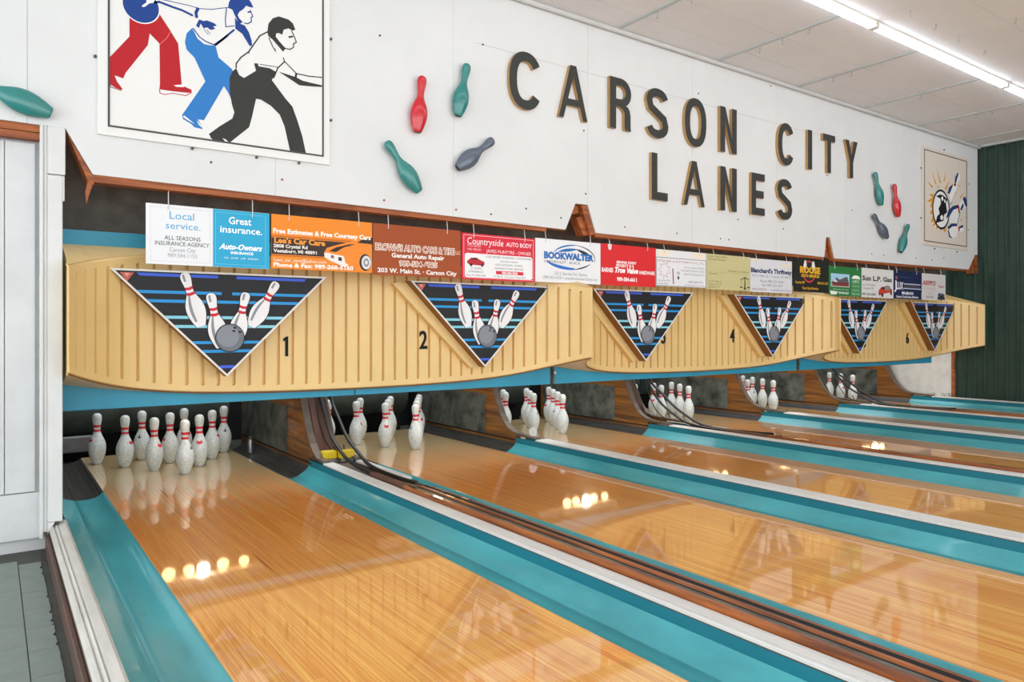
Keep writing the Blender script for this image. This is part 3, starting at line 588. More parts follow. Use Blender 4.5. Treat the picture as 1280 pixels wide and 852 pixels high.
for i, c in enumerate(LC):
    r = c+HW
    if i == 5: kickback(r+.206, r+.30, 'curved wooden kickback beside the white plaster patch')
    elif i % 2 == 0:
        kickback(r+.203, r+.245, 'curved wooden kickback right of the %s lane pins, before the hoses' % ORD[i], dy=-.2 if i == 0 else -.03)
        kickback(r+.44, r+.475, 'curved kickback left of the %s lane pins, behind the hoses' % ORD[i+1], dy=.05 if i == 0 else .13, plate=False)
        hd = thing('return_hood', 'reddish brown curved hood over the ball return right of the %s lane' % ORD[i], 'hood')
        a = MB(); hv = [(y+(.24 if i else 0), z) for y, z in ((-.13, .66), (-.20, .56), (-.27, .45), (-.335, .33), (-.39, .22), (-.44, .14))]
        pr = [(y, z) for y, z in hv]+[(y+.012, z+.004) for y, z in hv[::-1]]
        a.prism(pr, r+.262, r+.385, 'YZ'); obj('hood_sheet', a, M_HOOD, hd)
        a = MB()
        a.tube([(r+.395, y-.012, z) for y, z in hv], .010); obj('hood_rim', a, M_KEDGE, hd)
    else:
        kickback(r+.206, r+.255, 'curved wooden kickback between the %s and %s lanes' % (ORD[i], ORD[i+1]))
# hoses from the pit down into the ball returns
def smooth(pts, n=5):
    P = [Vector(p) for p in pts]; out = []
    for i in range(len(P)-1):
        p0 = P[max(i-1, 0)]; p1 = P[i]; p2 = P[i+1]; p3 = P[min(i+2, len(P)-1)]
        for k in range(n):
            t = k/n
            out.append(.5*((2*p1)+(p2-p0)*t+(2*p0-5*p1+4*p2-p3)*t*t+(3*p1-p0-3*p2+p3)*t**3))
    out.append(P[-1]); return out
for i in (0, 2, 4):
    r = LC[i]+HW; a0 = r+.35; b0 = r+.448
    s = {0: 0, 2: .02, 4: .03}[i]
    A_ = [(a0-.01, -.20, .60), (a0, -.31, .43), (a0, -.445, .268+s), (a0, -.60, .178+s), (a0-.01, -.79, .125), (a0-.02, -1.06, .1), (a0-.025, -1.40, .097), (a0-.05, -1.85, .115)]
    B_ = [(b0-.02, -.16, .62), (b0, -.23, .47), (b0, -.38, .345+s), (b0-.005, -.545, .23+s), (b0-.01, -.79, .138), (b0-.02, -.97, .1), (b0-.04, -1.26, .097), (b0-.065, -1.60, .112), (b0-.065, -1.71, .119)]
    for P_, w_ in ((A_, 'left'), (B_, 'right')):
        a = MB(); a.tube(smooth(P_), .0125, 8)
        tag(obj('black_hose', a, M_HOSE), 'black hose on the %s side curving into the ball return after the %s lane' % (w_, ORD[i]), 'hose')
    a = MB(); a.tube(smooth([(r+.30, -.25, .6), (r+.31, -.34, .34), (r+.33, -.42, .2), (r+.37, -.5, .13), (r+.43, -.5, .125), (r+.45, -.46, .17)]), .005, 6)
    tag(obj('thin_cable', a, M_HOSE), 'thin grey cable hanging before the hood after the %s lane' % ORD[i], 'cable')
    if i == 0:
        for k, (x, y, z) in enumerate(((r+.295, -.56, .077), (r+.405, -.60, .077))):
            o = thing('sensor_box', ['yellow box with grey foot at the head of the nearest ball return, left one', 'yellow box behind the nearest hoses on the ball return, right one'][k], 'box', (x, y, z))
            a = MB(); a.bbox(-.05, .052, -.03, .03, .026, .082, .005); obj('yellow_body', a, M_YELLOW, o)
            a = MB(); a.bbox(-.045, .046, -.026, .026, 0, .026, .004); obj('grey_foot', a, M_CHROME, o)
a = thing('disc_marker', 'small white round disc on the divider end before the third lane pins', 'marker', (2.60, -.60, .112))
m = MB(); m.cyl((0, 0, .038), (0, -.008, .038), .040, n=24); obj('white_disc', m, M_CAP, a)
m = MB(); m.cyl((0, -.0082, .038), (0, -.0088, .038), .014, n=16); obj('grey_mark', m, M_COVE, a)
m = MB(); m.box(-.004, .004, -.006, -.001, -.008, .002); obj('foot', m, M_CHROME, a)

# ------------------------------------------------------------------ pit fittings
for i, c in enumerate(LC):
    o = thing('pit_cushion', 'dark padded cushion at the back of the %s lane pit' % ORD[i], 'cushion', (c, 1.62, 0))
    a = MB(); a.cyl((-.70, 0, .33), (.66, 0, .33), .21, n=24); obj('roll', a, M_PITCLOTH, o)
    a = MB(); a.box(-.72, .70, .05, .2, -.09, .75); obj('backing', a, M_BLACK, o)
    o = thing('pit_lamp', 'pin deck lamp tucked behind the blue board over the %s lane' % ORD[i], 'lamp', (c, -.25, .60))
    a = MB(); a.bbox(-.45, .45, -.05, .05, .045, .09, .006); hs = obj('housing', a, M_LAMPCASE, o)
    a = MB(); a.box(-.3, -.27, -.563, -.05, .05, .08); a.box(.27, .3, -.563, -.05, .05, .08); obj('arm', a, M_STEEL, o)
    for x, y, r_, m_ in ((-.15, .0, .042, M_BULBDIM), (-.02, .03, .036, M_BULBDIM), (.06, -.03, .042, M_BULB), (.20, .02, .040, M_BULBDIM), (.34, .02, .036, M_BULBDIM)):
        a = MB(); a.lathe([(.001, .046-2*r_), (r_*.55, .050-1.9*r_), (r_*.92, .046-1.4*r_), (r_, .046-r_), (r_*.8, .046-.5*r_), (.016, .038), (.015, .046)], 12); obj('bulb', a, m_, hs, (x, y, 0))
a = MB(); a.bbox(-.77, -.38, 1.30, 1.36, .02, .15, .01); o = thing('pit_rail', 'grey beam with bolt behind the leftmost pins', 'rail'); obj('beam', a, M_RAIL, o)
a = MB(); a.cyl((-.64, 1.30, .10), (-.64, 1.285, .10), .022, n=12); obj('bolt', a, M_STEEL, o)
o = thing('pit_guide', 'small chrome roller standing in the dark right of the first pins', 'roller', (.66, .75, -.02))
a = MB(); a.cyl((0, 0, 0), (0, 0, .11), .024, n=14); obj('roller', a, M_CHROME, o)
a = MB(); a.cyl((0, 0, .11), (0, 0, .135), .015, n=12); obj('pivot', a, M_STEEL, o)

# ------------------------------------------------------------------ bowling pins
IN = .0254
PROF_IN = [(1.015, 0), (1.20, .15), (1.414, .75), (1.72, 1.5), (1.953, 2.25), (2.15, 2.85), (2.255, 3.375), (2.35, 4.0), (2.383, 4.5), (2.37, 5.1), (2.28, 5.875), (2.1, 6.6), (1.852, 7.25), (1.52, 8.0), (1.236, 8.625), (1.06, 9.1), (.9825, 9.375), (.92, 9.7), (.8985, 10.0), (.90, 10.4), (.935, 10.875), (1.047, 11.75), (1.203, 12.625), (1.262, 13.2), (1.273, 13.6), (1.23, 14.1), (1.08, 14.5), (.8, 14.8), (.45, 14.96), (.001, 15.0)]
PROF = [(r*IN, z*IN) for r, z in PROF_IN]
def prad(z):
    for (r0, z0), (r1, z1) in zip(PROF, PROF[1:]):
        if z0 <= z <= z1: return r0+(r1-r0)*(z-z0)/(z1-z0)
    return .001
a = MB(); a.lathe(PROF, 24); PIN_BODY = a.mesh('body', M_PIN)
def band(z0, z1, n=24):
    a = MB(); zs = [z0+(z1-z0)*k/4 for k in range(5)]
    v = []; f = []
    for z in zs:
        for i in range(n): v.append(((prad(z)+.0006)*math.cos(2*PI*i/n), (prad(z)+.0006)*math.sin(2*PI*i/n), z))
    for j in range(4):
        for i in range(n): f.append((j*n+i, j*n+(i+1) % n, (j+1)*n+(i+1) % n, (j+1)*n+i))
    a.add(v, f, 0, True); return a
BAND1 = band(9.55*IN, 10.2*IN).mesh('neck_stripe', M_RED); BAND2 = band(10.85*IN, 11.55*IN).mesh('neck_stripe', M_RED)
def patch(lo, hi, half, mat, n=13):
    a = MB(); v = []; f = []
    for k in range(n):
        t = -1+2*k/(n-1); ang = t*half
        for j in range(4):
            z = lo(t)+(hi(t)-lo(t))*j/3; r = prad(z)+.0008
            v.append((r*math.sin(ang), -r*math.cos(ang), z))
    for k in range(n-1):
        for j in range(3): f.append((4*k+j, 4*k+4+j, 4*k+5+j, 4*k+1+j))
    a.add(v, f, 0, True); return a.mesh('emblem', mat, fix=False)
CROWN = patch(lambda t: .166+.012*abs(t)-.001, lambda t: .186+.012*abs(math.sin(t*PI*1.5+PI/2))*(.4+.6*abs(t)), .42, M_RED)
STAR = patch(lambda t: .170+.020*max(0, abs(t)-.15), lambda t: .178+.022*max(0, 1-abs(t)*2.2)+.008*(1-abs(t)), .30, M_NAVYMARK)
S_ = .3048; H_ = S_*math.sqrt(3)/2
RACK = {1: (0, 0), 2: (-S_/2, H_), 3: (S_/2, H_), 4: (-S_, 2*H_), 5: (0, 2*H_), 6: (S_, 2*H_), 7: (-1.5*S_, 3*H_), 8: (-S_/2, 3*H_), 9: (S_/2, 3*H_), 10: (1.5*S_, 3*H_)}
POSN = {1: 'head pin at the very front', 2: 'pin left of centre in the second row', 3: 'pin right of centre in the second row', 4: 'left pin of the third row', 5: 'middle pin of the third row', 6: 'right pin of the third row', 7: 'left corner pin of the back row', 8: 'back row pin second from left', 9: 'back row pin third from left', 10: 'right corner pin of the back row'}
SHOW = {0: range(1, 11), 1: range(1, 11), 2: (1, 2, 3, 4, 5, 6, 8, 9, 10), 3: (1, 2, 3, 4, 5, 6), 4: (1, 2, 3, 4, 5, 6, 9, 10), 5: (1, 3, 6)}
EMB = {(0, 7): ('r', -1.1), (0, 4): ('r', 1.0), (0, 8): ('b', -.4), (0, 2): ('r', .9), (0, 5): ('r', -1.15), (0, 1): ('b', 1.0), (0, 9): ('r', .7), (0, 3): ('r', 0.0), (0, 6): ('r', 1.2), (0, 10): ('b', .2),
       (1, 2): ('r', .2), (1, 4): ('r', 1.3), (1, 6): ('r', .7), (1, 1): ('b', -1.0), (2, 2): ('b', .9), (2, 10): ('r', -1.0), (2, 3): ('b', -1.0), (3, 2): ('b', -.1), (3, 5): ('r', -.3), (3, 4): ('r', -.2), (4, 6): ('b', .3), (5, 3): ('r', .8), (5, 1): ('r', 3.0)}
for i, c in enumerate(LC):
    for p in SHOW[i]:
        x, y = RACK[p]
        view = math.atan2(-1.1-(c+x), 5.5+y)           # bearing towards the room's near left
        o = thing('bowling_pin', '%s red-striped pin, %s on the %s lane' % ('scuffed white' if i < 2 else 'white', POSN[p], ORD[i]), 'bowling pin', (c+x, y, 0), (0, 0, random.uniform(0, .25)), 'pins racked on the %s lane' % ORD[i])
        bd = put('body', PIN_BODY, o); put('neck_stripe', BAND1, bd); put('neck_stripe', BAND2, bd)
        if (i, p) in EMB:
            k, a_ = EMB[i, p]; put('emblem', CROWN if k == 'r' else STAR, bd, rot=(0, 0, view*-1*0+a_+view*.9-o.rotation_euler.z))

# ------------------------------------------------------------------ pinsetter masking: three concave ribbed pair units
def ycurve(s): return -.90-.43*abs(s)**9
def zb_(s): return .612+.05*s*s+.13*s**6
def zt_(s): return 1.475-.028*s*s-.115*s**6
UC = [.9065, 4.3217, 7.70]; UW = [1.702, 1.702, 1.70]
YB = -.845
def masking_half(c, w, sgn, name, root):
    N = 400; pts = []; L = 0; prev = None
    for k in range(N+1):
        s = k/N; p = (s*w, ycurve(s))
        if prev: L += math.hypot(p[0]-prev[0], p[1]-prev[1])
        pts.append((L, s)); prev = p
    def s_at(l):
        for (l0, s0), (l1, s1) in zip(pts, pts[1:]):
            if l0 <= l <= l1: return s0+(s1-s0)*(l-l0)/max(1e-9, l1-l0)
        return 1.0
    tot = pts[-1][0]; pitch = tot/round(tot/.0885); nG = int(round(tot/pitch))
    cols = [(0, 1), (.0035, 1), (.009, 0)]
    for g in range(1, nG):
        l = g*pitch
        cols += [(l-.010, 0), (l-.006, 1), (l+.005, 1), (l+.010, 0)]
        if g < nG-1: cols += [(l+pitch*.5, 0)]
    cols += [(tot-.012, 0), (tot-.003, 0), (tot, 0)]
    v = []; f = []
    for l, d in cols:
        s = s_at(l); x = s*w; y = ycurve(s)
        e = 1e-3; t = Vector((w*(e), ycurve(min(1, s+e/2))-ycurve(max(0, s-e/2)))).normalized() if s < .999 else Vector((w*e, ycurve(1)-ycurve(1-e))).normalized()
        n = Vector((-t.y, t.x))                      # into the masking (+Y-ish)
        if n.y < 0: n = -n
        b, tp = zb_(s), zt_(s)
        rows = [(b+.006, .008), (b+.012, 0), (b+.045, 0), (b+.056, .022*d), (tp-.056, .022*d), (tp-.045, 0), (tp-.014, 0), (tp-.006, .004), (tp, .012)]
        last = l > tot-.001
        for z, dep in rows:
            if last: dep += .006
            q = Vector((x, y))+n*dep
            v.append((c+sgn*q.x, q.y, z))
    R = 9
    for k in range(len(cols)-1):
        for j in range(R-1):
            q = (k*R+j, (k+1)*R+j, (k+1)*R+j+1, k*R+j+1)
            f.append(q if sgn > 0 else q[::-1])
    a = MB(); a.add(v, f, 0, False)
    # lips back to the blue boards, and the end cheek
    S = [k/30 for k in range(31)]
    v = []; f = []
    for s in S:
        s_ = s; x = c+sgn*s_*w
        v += [(x, ycurve(s_)+.006, zt_(s_)-.001), (x, YB, 1.478), (x, ycurve(s_)+.008, zb_(s_)+.006), (x, YB, .612+.10*s_**3)]
    for k in range(30):
        p, q = 4*k, 4*k+4
        f += [(p, q, q+1, p+1), (p+2, p+3, q+3, q+2)]
    f += [(120, 122, 123, 121)]
    a.add(v, f)
    o = obj(name, a, M_MASK, root)
    # brown underside rim
    v = []; f = []
    for s in S:
        x = c+sgn*s*w; v += [(x, ycurve(s)+.001, zb_(s)+.005), (x, ycurve(s)+.012, zb_(s)-.003)]
    for k in range(30): f.append((2*k, 2*k+2, 2*k+3, 2*k+1))
    a = MB(); a.add(v, f); obj('rim', a, M_MASKEDGE, root)
    return o
NUMS = [('1', .413, .842), ('2', 1.397, .875), ('3', 3.853, .885), ('4', 4.826, .885), ('5', 7.248, .80), ('6', 8.26, .835)]
for k in range(3):
    o = thing('masking_unit', ['cream ribbed masking with numbers 1 and 2, nearest', 'cream ribbed masking with numbers 3 and 4, middle one', 'cream ribbed masking with numbers 5 and 6 at the green wall'][k], 'pinsetter masking', (0, 0, 0))
    masking_half(UC[k], UW[k], -1, 'ribbed_panel', o); masking_half(UC[k], UW[k], 1, 'ribbed_panel', o)
    for ch, x, z in NUMS[2*k:2*k+2]:
        v, f = text_mesh(ch, .014, 0, 3, .0)
        if ch == '1': v, f = [(.0, 0, 0), (.13, 0, 0), (.13, .69, 0), (.05, .69, 0), (-.09, .62, 0), (-.09, .53, 0), (.0, .55, 0)], [(0, 1, 2, 6), (2, 3, 6), (3, 4, 5, 6)]
        x0 = min(p[0] for p in v); x1 = max(p[0] for p in v); h = .125
        sc = h/.69
        yy = ycurve(abs(x-UC[k])/UW[k])-.008
        a = MB(); kx = .74
        cx = (x0+x1)/2
        a.add([(x+(p[0]-cx)*sc*kx, yy, z+p[1]*sc) for p in v], f)
        # give the digit its thickness
        edges = {}
        for t in f:
            for q in range(len(t)):
                e = (t[q], t[(q+1) % len(t)]); edges[e] = 1
        rim = [e for e in edges if (e[1], e[0]) not in edges]
        vv = [(x+(p[0]-cx)*sc*kx, yy, z+p[1]*sc) for p in v]; nn = len(vv)
        a.add(vv+[(p[0], yy+.0075, p[2]) for p in vv], [(e[0], nn+e[0], nn+e[1], e[1]) for e in rim])
        obj('lane_number', a, M_BLACK, o, fix=False)
# blue fascia boards behind the maskings
fb = [(-.86, .903, 'over the left half of the first pair of lanes'), (.909, 2.595, 'over the second lane'), (2.640, 4.319, 'over the third lane'), (4.325, 5.99, 'over the fourth lane'), (6.03, 7.68, 'over the fifth lane'), (7.686, 9.02, 'over the sixth lane')]
for a_, b_, lab in fb:
    m = MB(); m.bbox(a_, b_, YB+.002, YB+.03, .566, 1.56, .003)
    o = thing('fascia_board', 'bright blue board '+lab, 'fascia'); obj('board', m, M_BLUE, o)
for x, lab in ((2.617, 'between the first and second masking'), (6.01, 'between the second and third masking')):
    o = thing('metal_bracket', 'small dull metal bracket in the blue gap '+lab, 'bracket', (x, YB, .60))
    m = MB(); m.bbox(-.008, .008, -.02, .03, -.03, .16, .002); obj('plate', m, M_STEEL, o)
    m = MB(); m.cyl((0, -.03, .12), (0, -.018, .12), .012, n=10); m.cyl((.004, -.03, .06), (.004, -.018, .06), .012, n=10); obj('bolt', m, M_CHROME, o)

# ------------------------------------------------------------------ triangular pin signs
YT = -1.03
TRI = [(-.61, 1.345), (0, .735), (.61, 1.345)]
def inset(tri, d):
    cx = sum(p[0] for p in tri)/3; cz = sum(p[1] for p in tri)/3
    n = len(tri); L = []
    for i in range(n):
        p = Vector(tri[i]); a = (Vector(tri[i])-Vector(tri[i-1])).normalized(); b = (Vector(tri[(i+1) % n])-Vector(tri[i])).normalized()
        na = Vector((-a.y, a.x)); nb = Vector((-b.y, b.x)); m = (na+nb).normalized()
        L.append(tuple(p+m*(d/m.dot(na))))
    return L
def art_pin(base, top):
    """printed pin: outline, shade, stripes as flat polygons (layer, colour, polygon)"""
    B = Vector(base); T = Vector(top); L = (T-B).length; u = (T-B)/L; n = Vector((u.y, -u.x)); k = L/.381
    def P(r, z): q = B+u*(z*k)+n*(r*k*1.02); return (q.x, q.y)
    pr = PROF[:-1]
    full = [P(r, z) for r, z in pr]+[P(-r, z) for r, z in pr[::-1]]
    big = [P(r+.005, z) for r, z in pr]+[P(-r-.005, z) for r, z in pr[::-1]]
    sh = [P(-r*.30, z) for r, z in pr[3:17]]+[P(-r*.62, z) for r, z in pr[3:17][::-1]]
    sh2 = [P(-r*.1, z) for r, z in pr[22:27]]+[P(-r*.55, z) for r, z in pr[22:27][::-1]]
    out = [('#1c1c20', big, 0), ('#eceaea', full, 1), ('#8d8f94', sh, 2), ('#8d8f94', sh2, 2)]
    for z0, z1 in ((9.0*IN, 9.75*IN), (10.5*IN, 11.25*IN)):
        out.append(('#d01f34', [P(prad(z0), z0-.004), P(0, z0-.009), P(-prad(z0), z0-.004), P(-prad(z1), z1-.004), P(0, z1-.009), P(prad(z1), z1-.004)], 3))
    return out
tri_meshes = {}
def tri_parts():
    out = []
    E_ = .0004
    m = MB(); m.prism(TRI[::-1], YT, YT+.08, side_mi=1); out.append(('panel', m.mesh('panel', [ink('#1c1d20'), M_MASKEDGE])))
    T2 = inset(TRI, .011); m = MB()
    for i in range(3):
        j = (i+1) % 3; q = [TRI[i], TRI[j], T2[j], T2[i]]
        m.prism(q, YT-.003, YT-.0001)
    out.append(('rim', m.mesh('rim', ink('#e2dfd6'))))
    m = MB(); cols = ['#3f62d8', '#2a94d6', '#86cfe0']
    def stripe(x0, x1, z, c):
        h = .0085; e0 = (abs(x0) > .1)
        f0 = 1 if x0 < -.1 else 0; f1 = 1 if x1 > .1 else 0
        flat([(x0-f0*h*.9, z+h), (x0+f0*h*.9, z-h), (x1-f1*h*.9, z-h), (x1+f1*h*.9, z+h)], YT-E_, m, c)
    def lim(z): return (z-.735)-.017
    stripe(-.47, -.05, 1.318, 0); stripe(.054, .47, 1.318, 0)
    for z in (1.222,): stripe(-lim(z), -.03, z, 1); stripe(.03, lim(z), z, 1)
    for z, c in ((1.172, 1), (1.081, 2), (1.029, 2), (.936, 1), (.885, 1), (.793, 0)): stripe(-lim(z), lim(z), z, c)
    out.append(('printed_stripes', m.mesh('printed_stripes', [ink(c) for c in cols], False)))
    m = MB(); flat([(-.56, 1.325), (-.49, 1.325), (-.525, 1.275)], YT-E_, m); flat([(-.54, 1.322), (-.51, 1.322), (-.525, 1.3)], YT-2*E_, m, 1)
    out.append(('printed_corner', m.mesh('printed_corner', [ink('#c0605a'), ink('#e09a84')], False)))
    for q, (b, t) in enumerate((((-.143, 1.03), (-.236, 1.335)), ((.137, 1.03), (.293, 1.30)), ((-.035, .905), (-.094, 1.222)), ((.045, .93), (.108, 1.232)))):
        cs = []; m = MB()
        for c, poly, l in art_pin(b, t):
            if c not in cs: cs.append(c)
            flat(poly, YT-E_*(2+q*5+l), m, cs.index(c))
        out.append(('printed_pin', m.mesh('printed_pin', [ink(c) for c in cs], False)))
    m = MB(); y0 = YT-E_*24
    disc(.015, .963, .084, y0, m, 0); disc(.015, .963, .079, y0-E_, m, 1); disc(.004, .972, .063, y0-2*E_, m, 2)
    for x, z in ((.042, 1.022), (.036, 1.003), (.071, .997)): disc(x, z, .010, y0-3*E_, m, 0, 12, .006)
    out.append(('printed_ball', m.mesh('printed_ball', [ink('#1c1c20'), ink('#70757d'), ink('#878c94')], False)))
    return out
TP = tri_parts()
m = MB(); m.prism([(-.70, 1.325), (-.66, 1.338), (.54, 1.338), (-.02, .745), (-.07, .728)], -.949, -.885)
BACK = m.mesh('backing_box', M_MASK)
m = MB(); m.prism([(-.60, 1.335), (.58, 1.335), (0, .745)], -.949, -.885); BACK1 = m.mesh('backing_box', M_MASKEDGE)
TX = [.024, .025, .085, .07, .14, .11]
for i, c in enumerate(LC):
    o = thing('triangle_sign', 'black triangular pin sign '+['beside number 1, nearest of six', 'beside number 2, second from the left', 'partly over number 3, in the middle unit', 'just right of number 4', 'on the far unit before number 5', 'just right of number 6, smallest looking'][i], 'sign', (c+TX[i], 0, 0))
    put('backing_box', BACK1 if i == 0 else BACK, o)
    pn = None
    for nm, me in TP:
        q = put(nm, me, pn if nm.startswith('printed') else o)
        if nm == 'panel': pn = q

# ------------------------------------------------------------------ advertising banners on wires
SY = -1.15; SH = .328
def banner(x0, x1, zb, zt, label, base, wires, name='advertising_banner'):
    o = thing(name, label, 'banner', (x0, SY, zb))
    w = x1-x0; h = zt-zb
    m = MB(); m.box(.0015, w-.0015, 0, .004, 0, h); bd = obj('board', m, ink(base), o)
    o['w'] = w; o['h'] = h; bd['w'] = w; bd['h'] = h
    for wx in wires:
        zc = zbot(x0+wx*w)-.02-zb
        m = MB(); m.tube([(wx*w+.003, .012, zc), (wx*w, -.004, h+.004), (wx*w-.001, -.003, h-.03)], .0028, 6); obj('hanger_wire', m, M_WIRE, o)
    return bd
def T(o, s, fx, fy, fh, col, fw=None, al='C', bold=0, shear=0, lift=.0008):
    w, h = o['w'], o['h']
    return text(o, s, fx*w, (1-fy)*h, fh*h, -lift, ink(col), fw*w if fw else None, al, bold, shear)
def R(o, name, x0, x1, y0, y1, col, lift=.0003):
    w, h = o['w'], o['h']; m = MB(); flat([(x0*w, (1-y0)*h), (x0*w, (1-y1)*h), (x1*w, (1-y1)*h), (x1*w, (1-y0)*h)], -lift, m); return obj(name, m, ink(col), o, fix=False)
def PG(o, name, pts, col, lift=.0005):
    w, h = o['w'], o['h']; m = MB(); flat([(x*w, (1-y)*h) for x, y in pts], -lift, m); return obj(name, m, ink(col), o, fix=False)
def EL(o, name, cx, cy, rx, ry, col, lift=.0006, n=32):
    return PG(o, name, [(cx+rx*math.cos(2*PI*k/n), cy+ry*math.sin(2*PI*k/n)) for k in range(n)], col, lift)
def FR(o, name, x0, x1, y0, y1, t, col, lift=.0005):
    w, h = o['w'], o['h']; m = MB()
    X0, X1, Z0, Z1 = x0*w, x1*w, (1-y1)*h, (1-y0)*h
    for q in ([(X0, Z0), (X1, Z0), (X1, Z0+t), (X0, Z0+t)], [(X0, Z1-t), (X1, Z1-t), (X1, Z1), (X0, Z1)], [(X0, Z0), (X0+t, Z0), (X0+t, Z1), (X0, Z1)], [(X1-t, Z0), (X1, Z0), (X1, Z1), (X1-t, Z1)]): flat(q, -lift, m)
    return obj(name, m, ink(col), o, fix=False)
# 1 insurance
o = banner(-.428, .236, 1.368, 1.696, 'white and sky blue insurance banner, leftmost of the row', '#e9eaec', (.17, .85))
R(o, 'blue_half', .52, .998, 0.003, .997, '#2aa6cf'); FR(o, 'border', .035, .5, .05, .95, .002, '#cfd2d6'); FR(o, 'border', .54, .965, .05, .95, .002, '#7fc9e2', .0006)
T(o, 'Local', .275, .235, .125, '#49a9d3', .19); T(o, 'service.', .285, .40, .115, '#49a9d3', .27)
T(o, 'ALL SEASONS', .28, .585, .07, '#3f434a', .28); T(o, 'INSURANCE AGENCY', .28, .68, .07, '#3f434a', .42)
T(o, 'Carson City', .28, .78, .07, '#9b9ea3', .20); T(o, '989.584.1155', .28, .875, .065, '#a8abb0', .23)
T(o, 'Great', .745, .24, .125, '#ffffff', .19, bold=.012); T(o, 'insurance.', .757, .395, .115, '#ffffff', .355, bold=.012)
T(o, 'Auto-Owners', .752, .685, .095, '#ffffff', .365, bold=.035, shear=.35); T(o, 'INSURANCE', .762, .765, .045, '#ffffff', .19, bold=.03); T(o, 'LIFE   HOME   CAR   BUSINESS', .757, .85, .03, '#e8f6fb', .29)
# 2 car care
o = banner(.245, .892, 1.375, 1.697, 'orange car care banner with an orange car front', '#ee8a22', (.165, .855))
R(o, 'dark_band', .003, .997, .39, .42, '#c36a1a'); R(o, 'black_band', .003, .997, .43, .735, '#3a2a24', .0004); R(o, 'dark_band', .003, .997, .745, .77, '#c36a1a')
PG(o, 'car_body', [(.50, .66), (.53, .56), (.62, .50), (.78, .40), (.84, .34), (.997, .33), (.997, .95), (.66, .95), (.62, .82), (.52, .74)], '#f08a2c', .0006)
PG(o, 'car_window', [(.84, .42), (.90, .33), (.997, .30), (.997, .43)], '#33281f', .0008); PG(o, 'hood_stripe', [(.55, .62), (.62, .54), (.76, .46), (.82, .455), (.70, .53), (.62, .63)], '#2e2622', .0008)
PG(o, 'car_grille', [(.505, .66), (.53, .655), (.70, .70), (.72, .84), (.745, .85), (.74, .90), (.70, .905), (.56, .80), (.505, .74)], '#e9e6e2', .0008); PG(o, 'headlight', [(.57, .69), (.60, .70), (.60, .76), (.57, .745)], '#a0503a', .0010); PG(o, 'headlight', [(.645, .72), (.68, .73), (.68, .80), (.645, .79)], '#3b2b28', .0010)
PG(o, 'bumper_shadow', [(.60, .86), (.70, .905), (.80, .89), (.82, .95), (.64, .94)], '#d9641f', .0007)
EL(o, 'tyre', .925, .80, .062, .165, '#2a2523', .0009); EL(o, 'wheel', .935, .80, .050, .135, '#dcdcde', .0011); EL(o, 'hub', .935, .80, .03, .085, '#8f9094', .0013); EL(o, 'hub', .935, .80, .014, .04, '#e4e4e4', .0015)
T(o, 'Free Estimates & Free Courtesy Cars', .5, .345, .085, '#fff4ea', .965, bold=.04); T(o, "Lee's Car Care", .27, .525, .10, '#f59a33', .485, bold=.04)
T(o, '2808 Crystal Rd', .02, .61, .06, '#f1ece6', .32, 'L', .03); T(o, 'Vestaburg, MI 48891', .02, .70, .06, '#f1ece6', .41, 'L', .03)
T(o, 'Lees_car_care@yahoo.com', .025, .865, .06, '#fbe9d6', .50, 'L', .01); T(o, 'Phone & Fax: 989-268-5160', .02, .965, .075, '#fff4ea', .78, 'L', .04, lift=.0016)
# 3 auto care and tire
o = banner(.895, 1.557, 1.365, 1.697, 'copper brown auto care and tire banner', '#a04a1c', (.165, .835))
T(o, "BROWN'S AUTO CARE & TIRE", .475, .51, .125, '#fbf1e6', .90, bold=.075); T(o, "BROWN'S AUTO CARE & TIRE", .475, .507, .12, '#a4440f', .888, bold=.004, lift=.0012); T(o, 'LLC', .965, .50, .07, '#e9b98f', .06, bold=.03)
T(o, 'General Auto Repair', .5, .64, .085, '#f6efe8', .60, bold=.035); T(o, '989-584-6725', .5, .80, .10, '#fbf1e6', .44, bold=.085); T(o, '989-584-6725', .5, .797, .096, '#a4440f', .425, bold=.006, lift=.0012); T(o, '203 W. Main St. · Carson City', .5, .945, .085, '#f6efe8', .90, bold=.03)
# 4 auto body
o = banner(1.564, 2.206, 1.363, 1.687, 'red and white auto body banner with a small red car', '#d8283c', (.155, .85))
FR(o, 'border', .025, .975, .035, .965, .0035, '#f3c9cd'); PG(o, 'white_field', [(.04, .47), (.06, .43), (.94, .43), (.96, .47), (.96, .92), (.94, .95), (.06, .95), (.04, .92)], '#eeeeee', .0007)
T(o, 'Countryside', .31, .235, .15, '#fbeff0', .48, shear=.1); T(o, 'AUTO BODY', .77, .225, .095, '#fbeff0', .36, bold=.01); T(o, 'JAMES McINTYRE - OWNER', .63, .395, .075, '#f6dfe1', .62)
T(o, 'YOU BEND', .16, .29, .05, '#f2c4c8', .18); T(o, 'WE MEND', .16, .37, .05, '#f2c4c8', .18)
T(o, 'I-CAR CERTIFIED TECHNICIANS - STATE CERTIFIED', .63, .505, .045, '#4b4b50', .63); T(o, 'COLLISION REPAIR', .63, .59, .04, '#77777c', .25); T(o, 'AUTO DETAILING - BUFFING', .63, .67, .045, '#66666b', .38); T(o, 'INSURANCE WORK WELCOME', .63, .75, .045, '#66666b', .40)
R(o, 'red_pill', .45, .83, .785, .86, '#d8283c', .0009); T(o, '989-584-3302', .64, .85, .05, '#ffffff', .22, bold=.03, lift=.0012); T(o, '7195 E. Carson City Rd.', .64, .93, .04, '#77777c', .45)
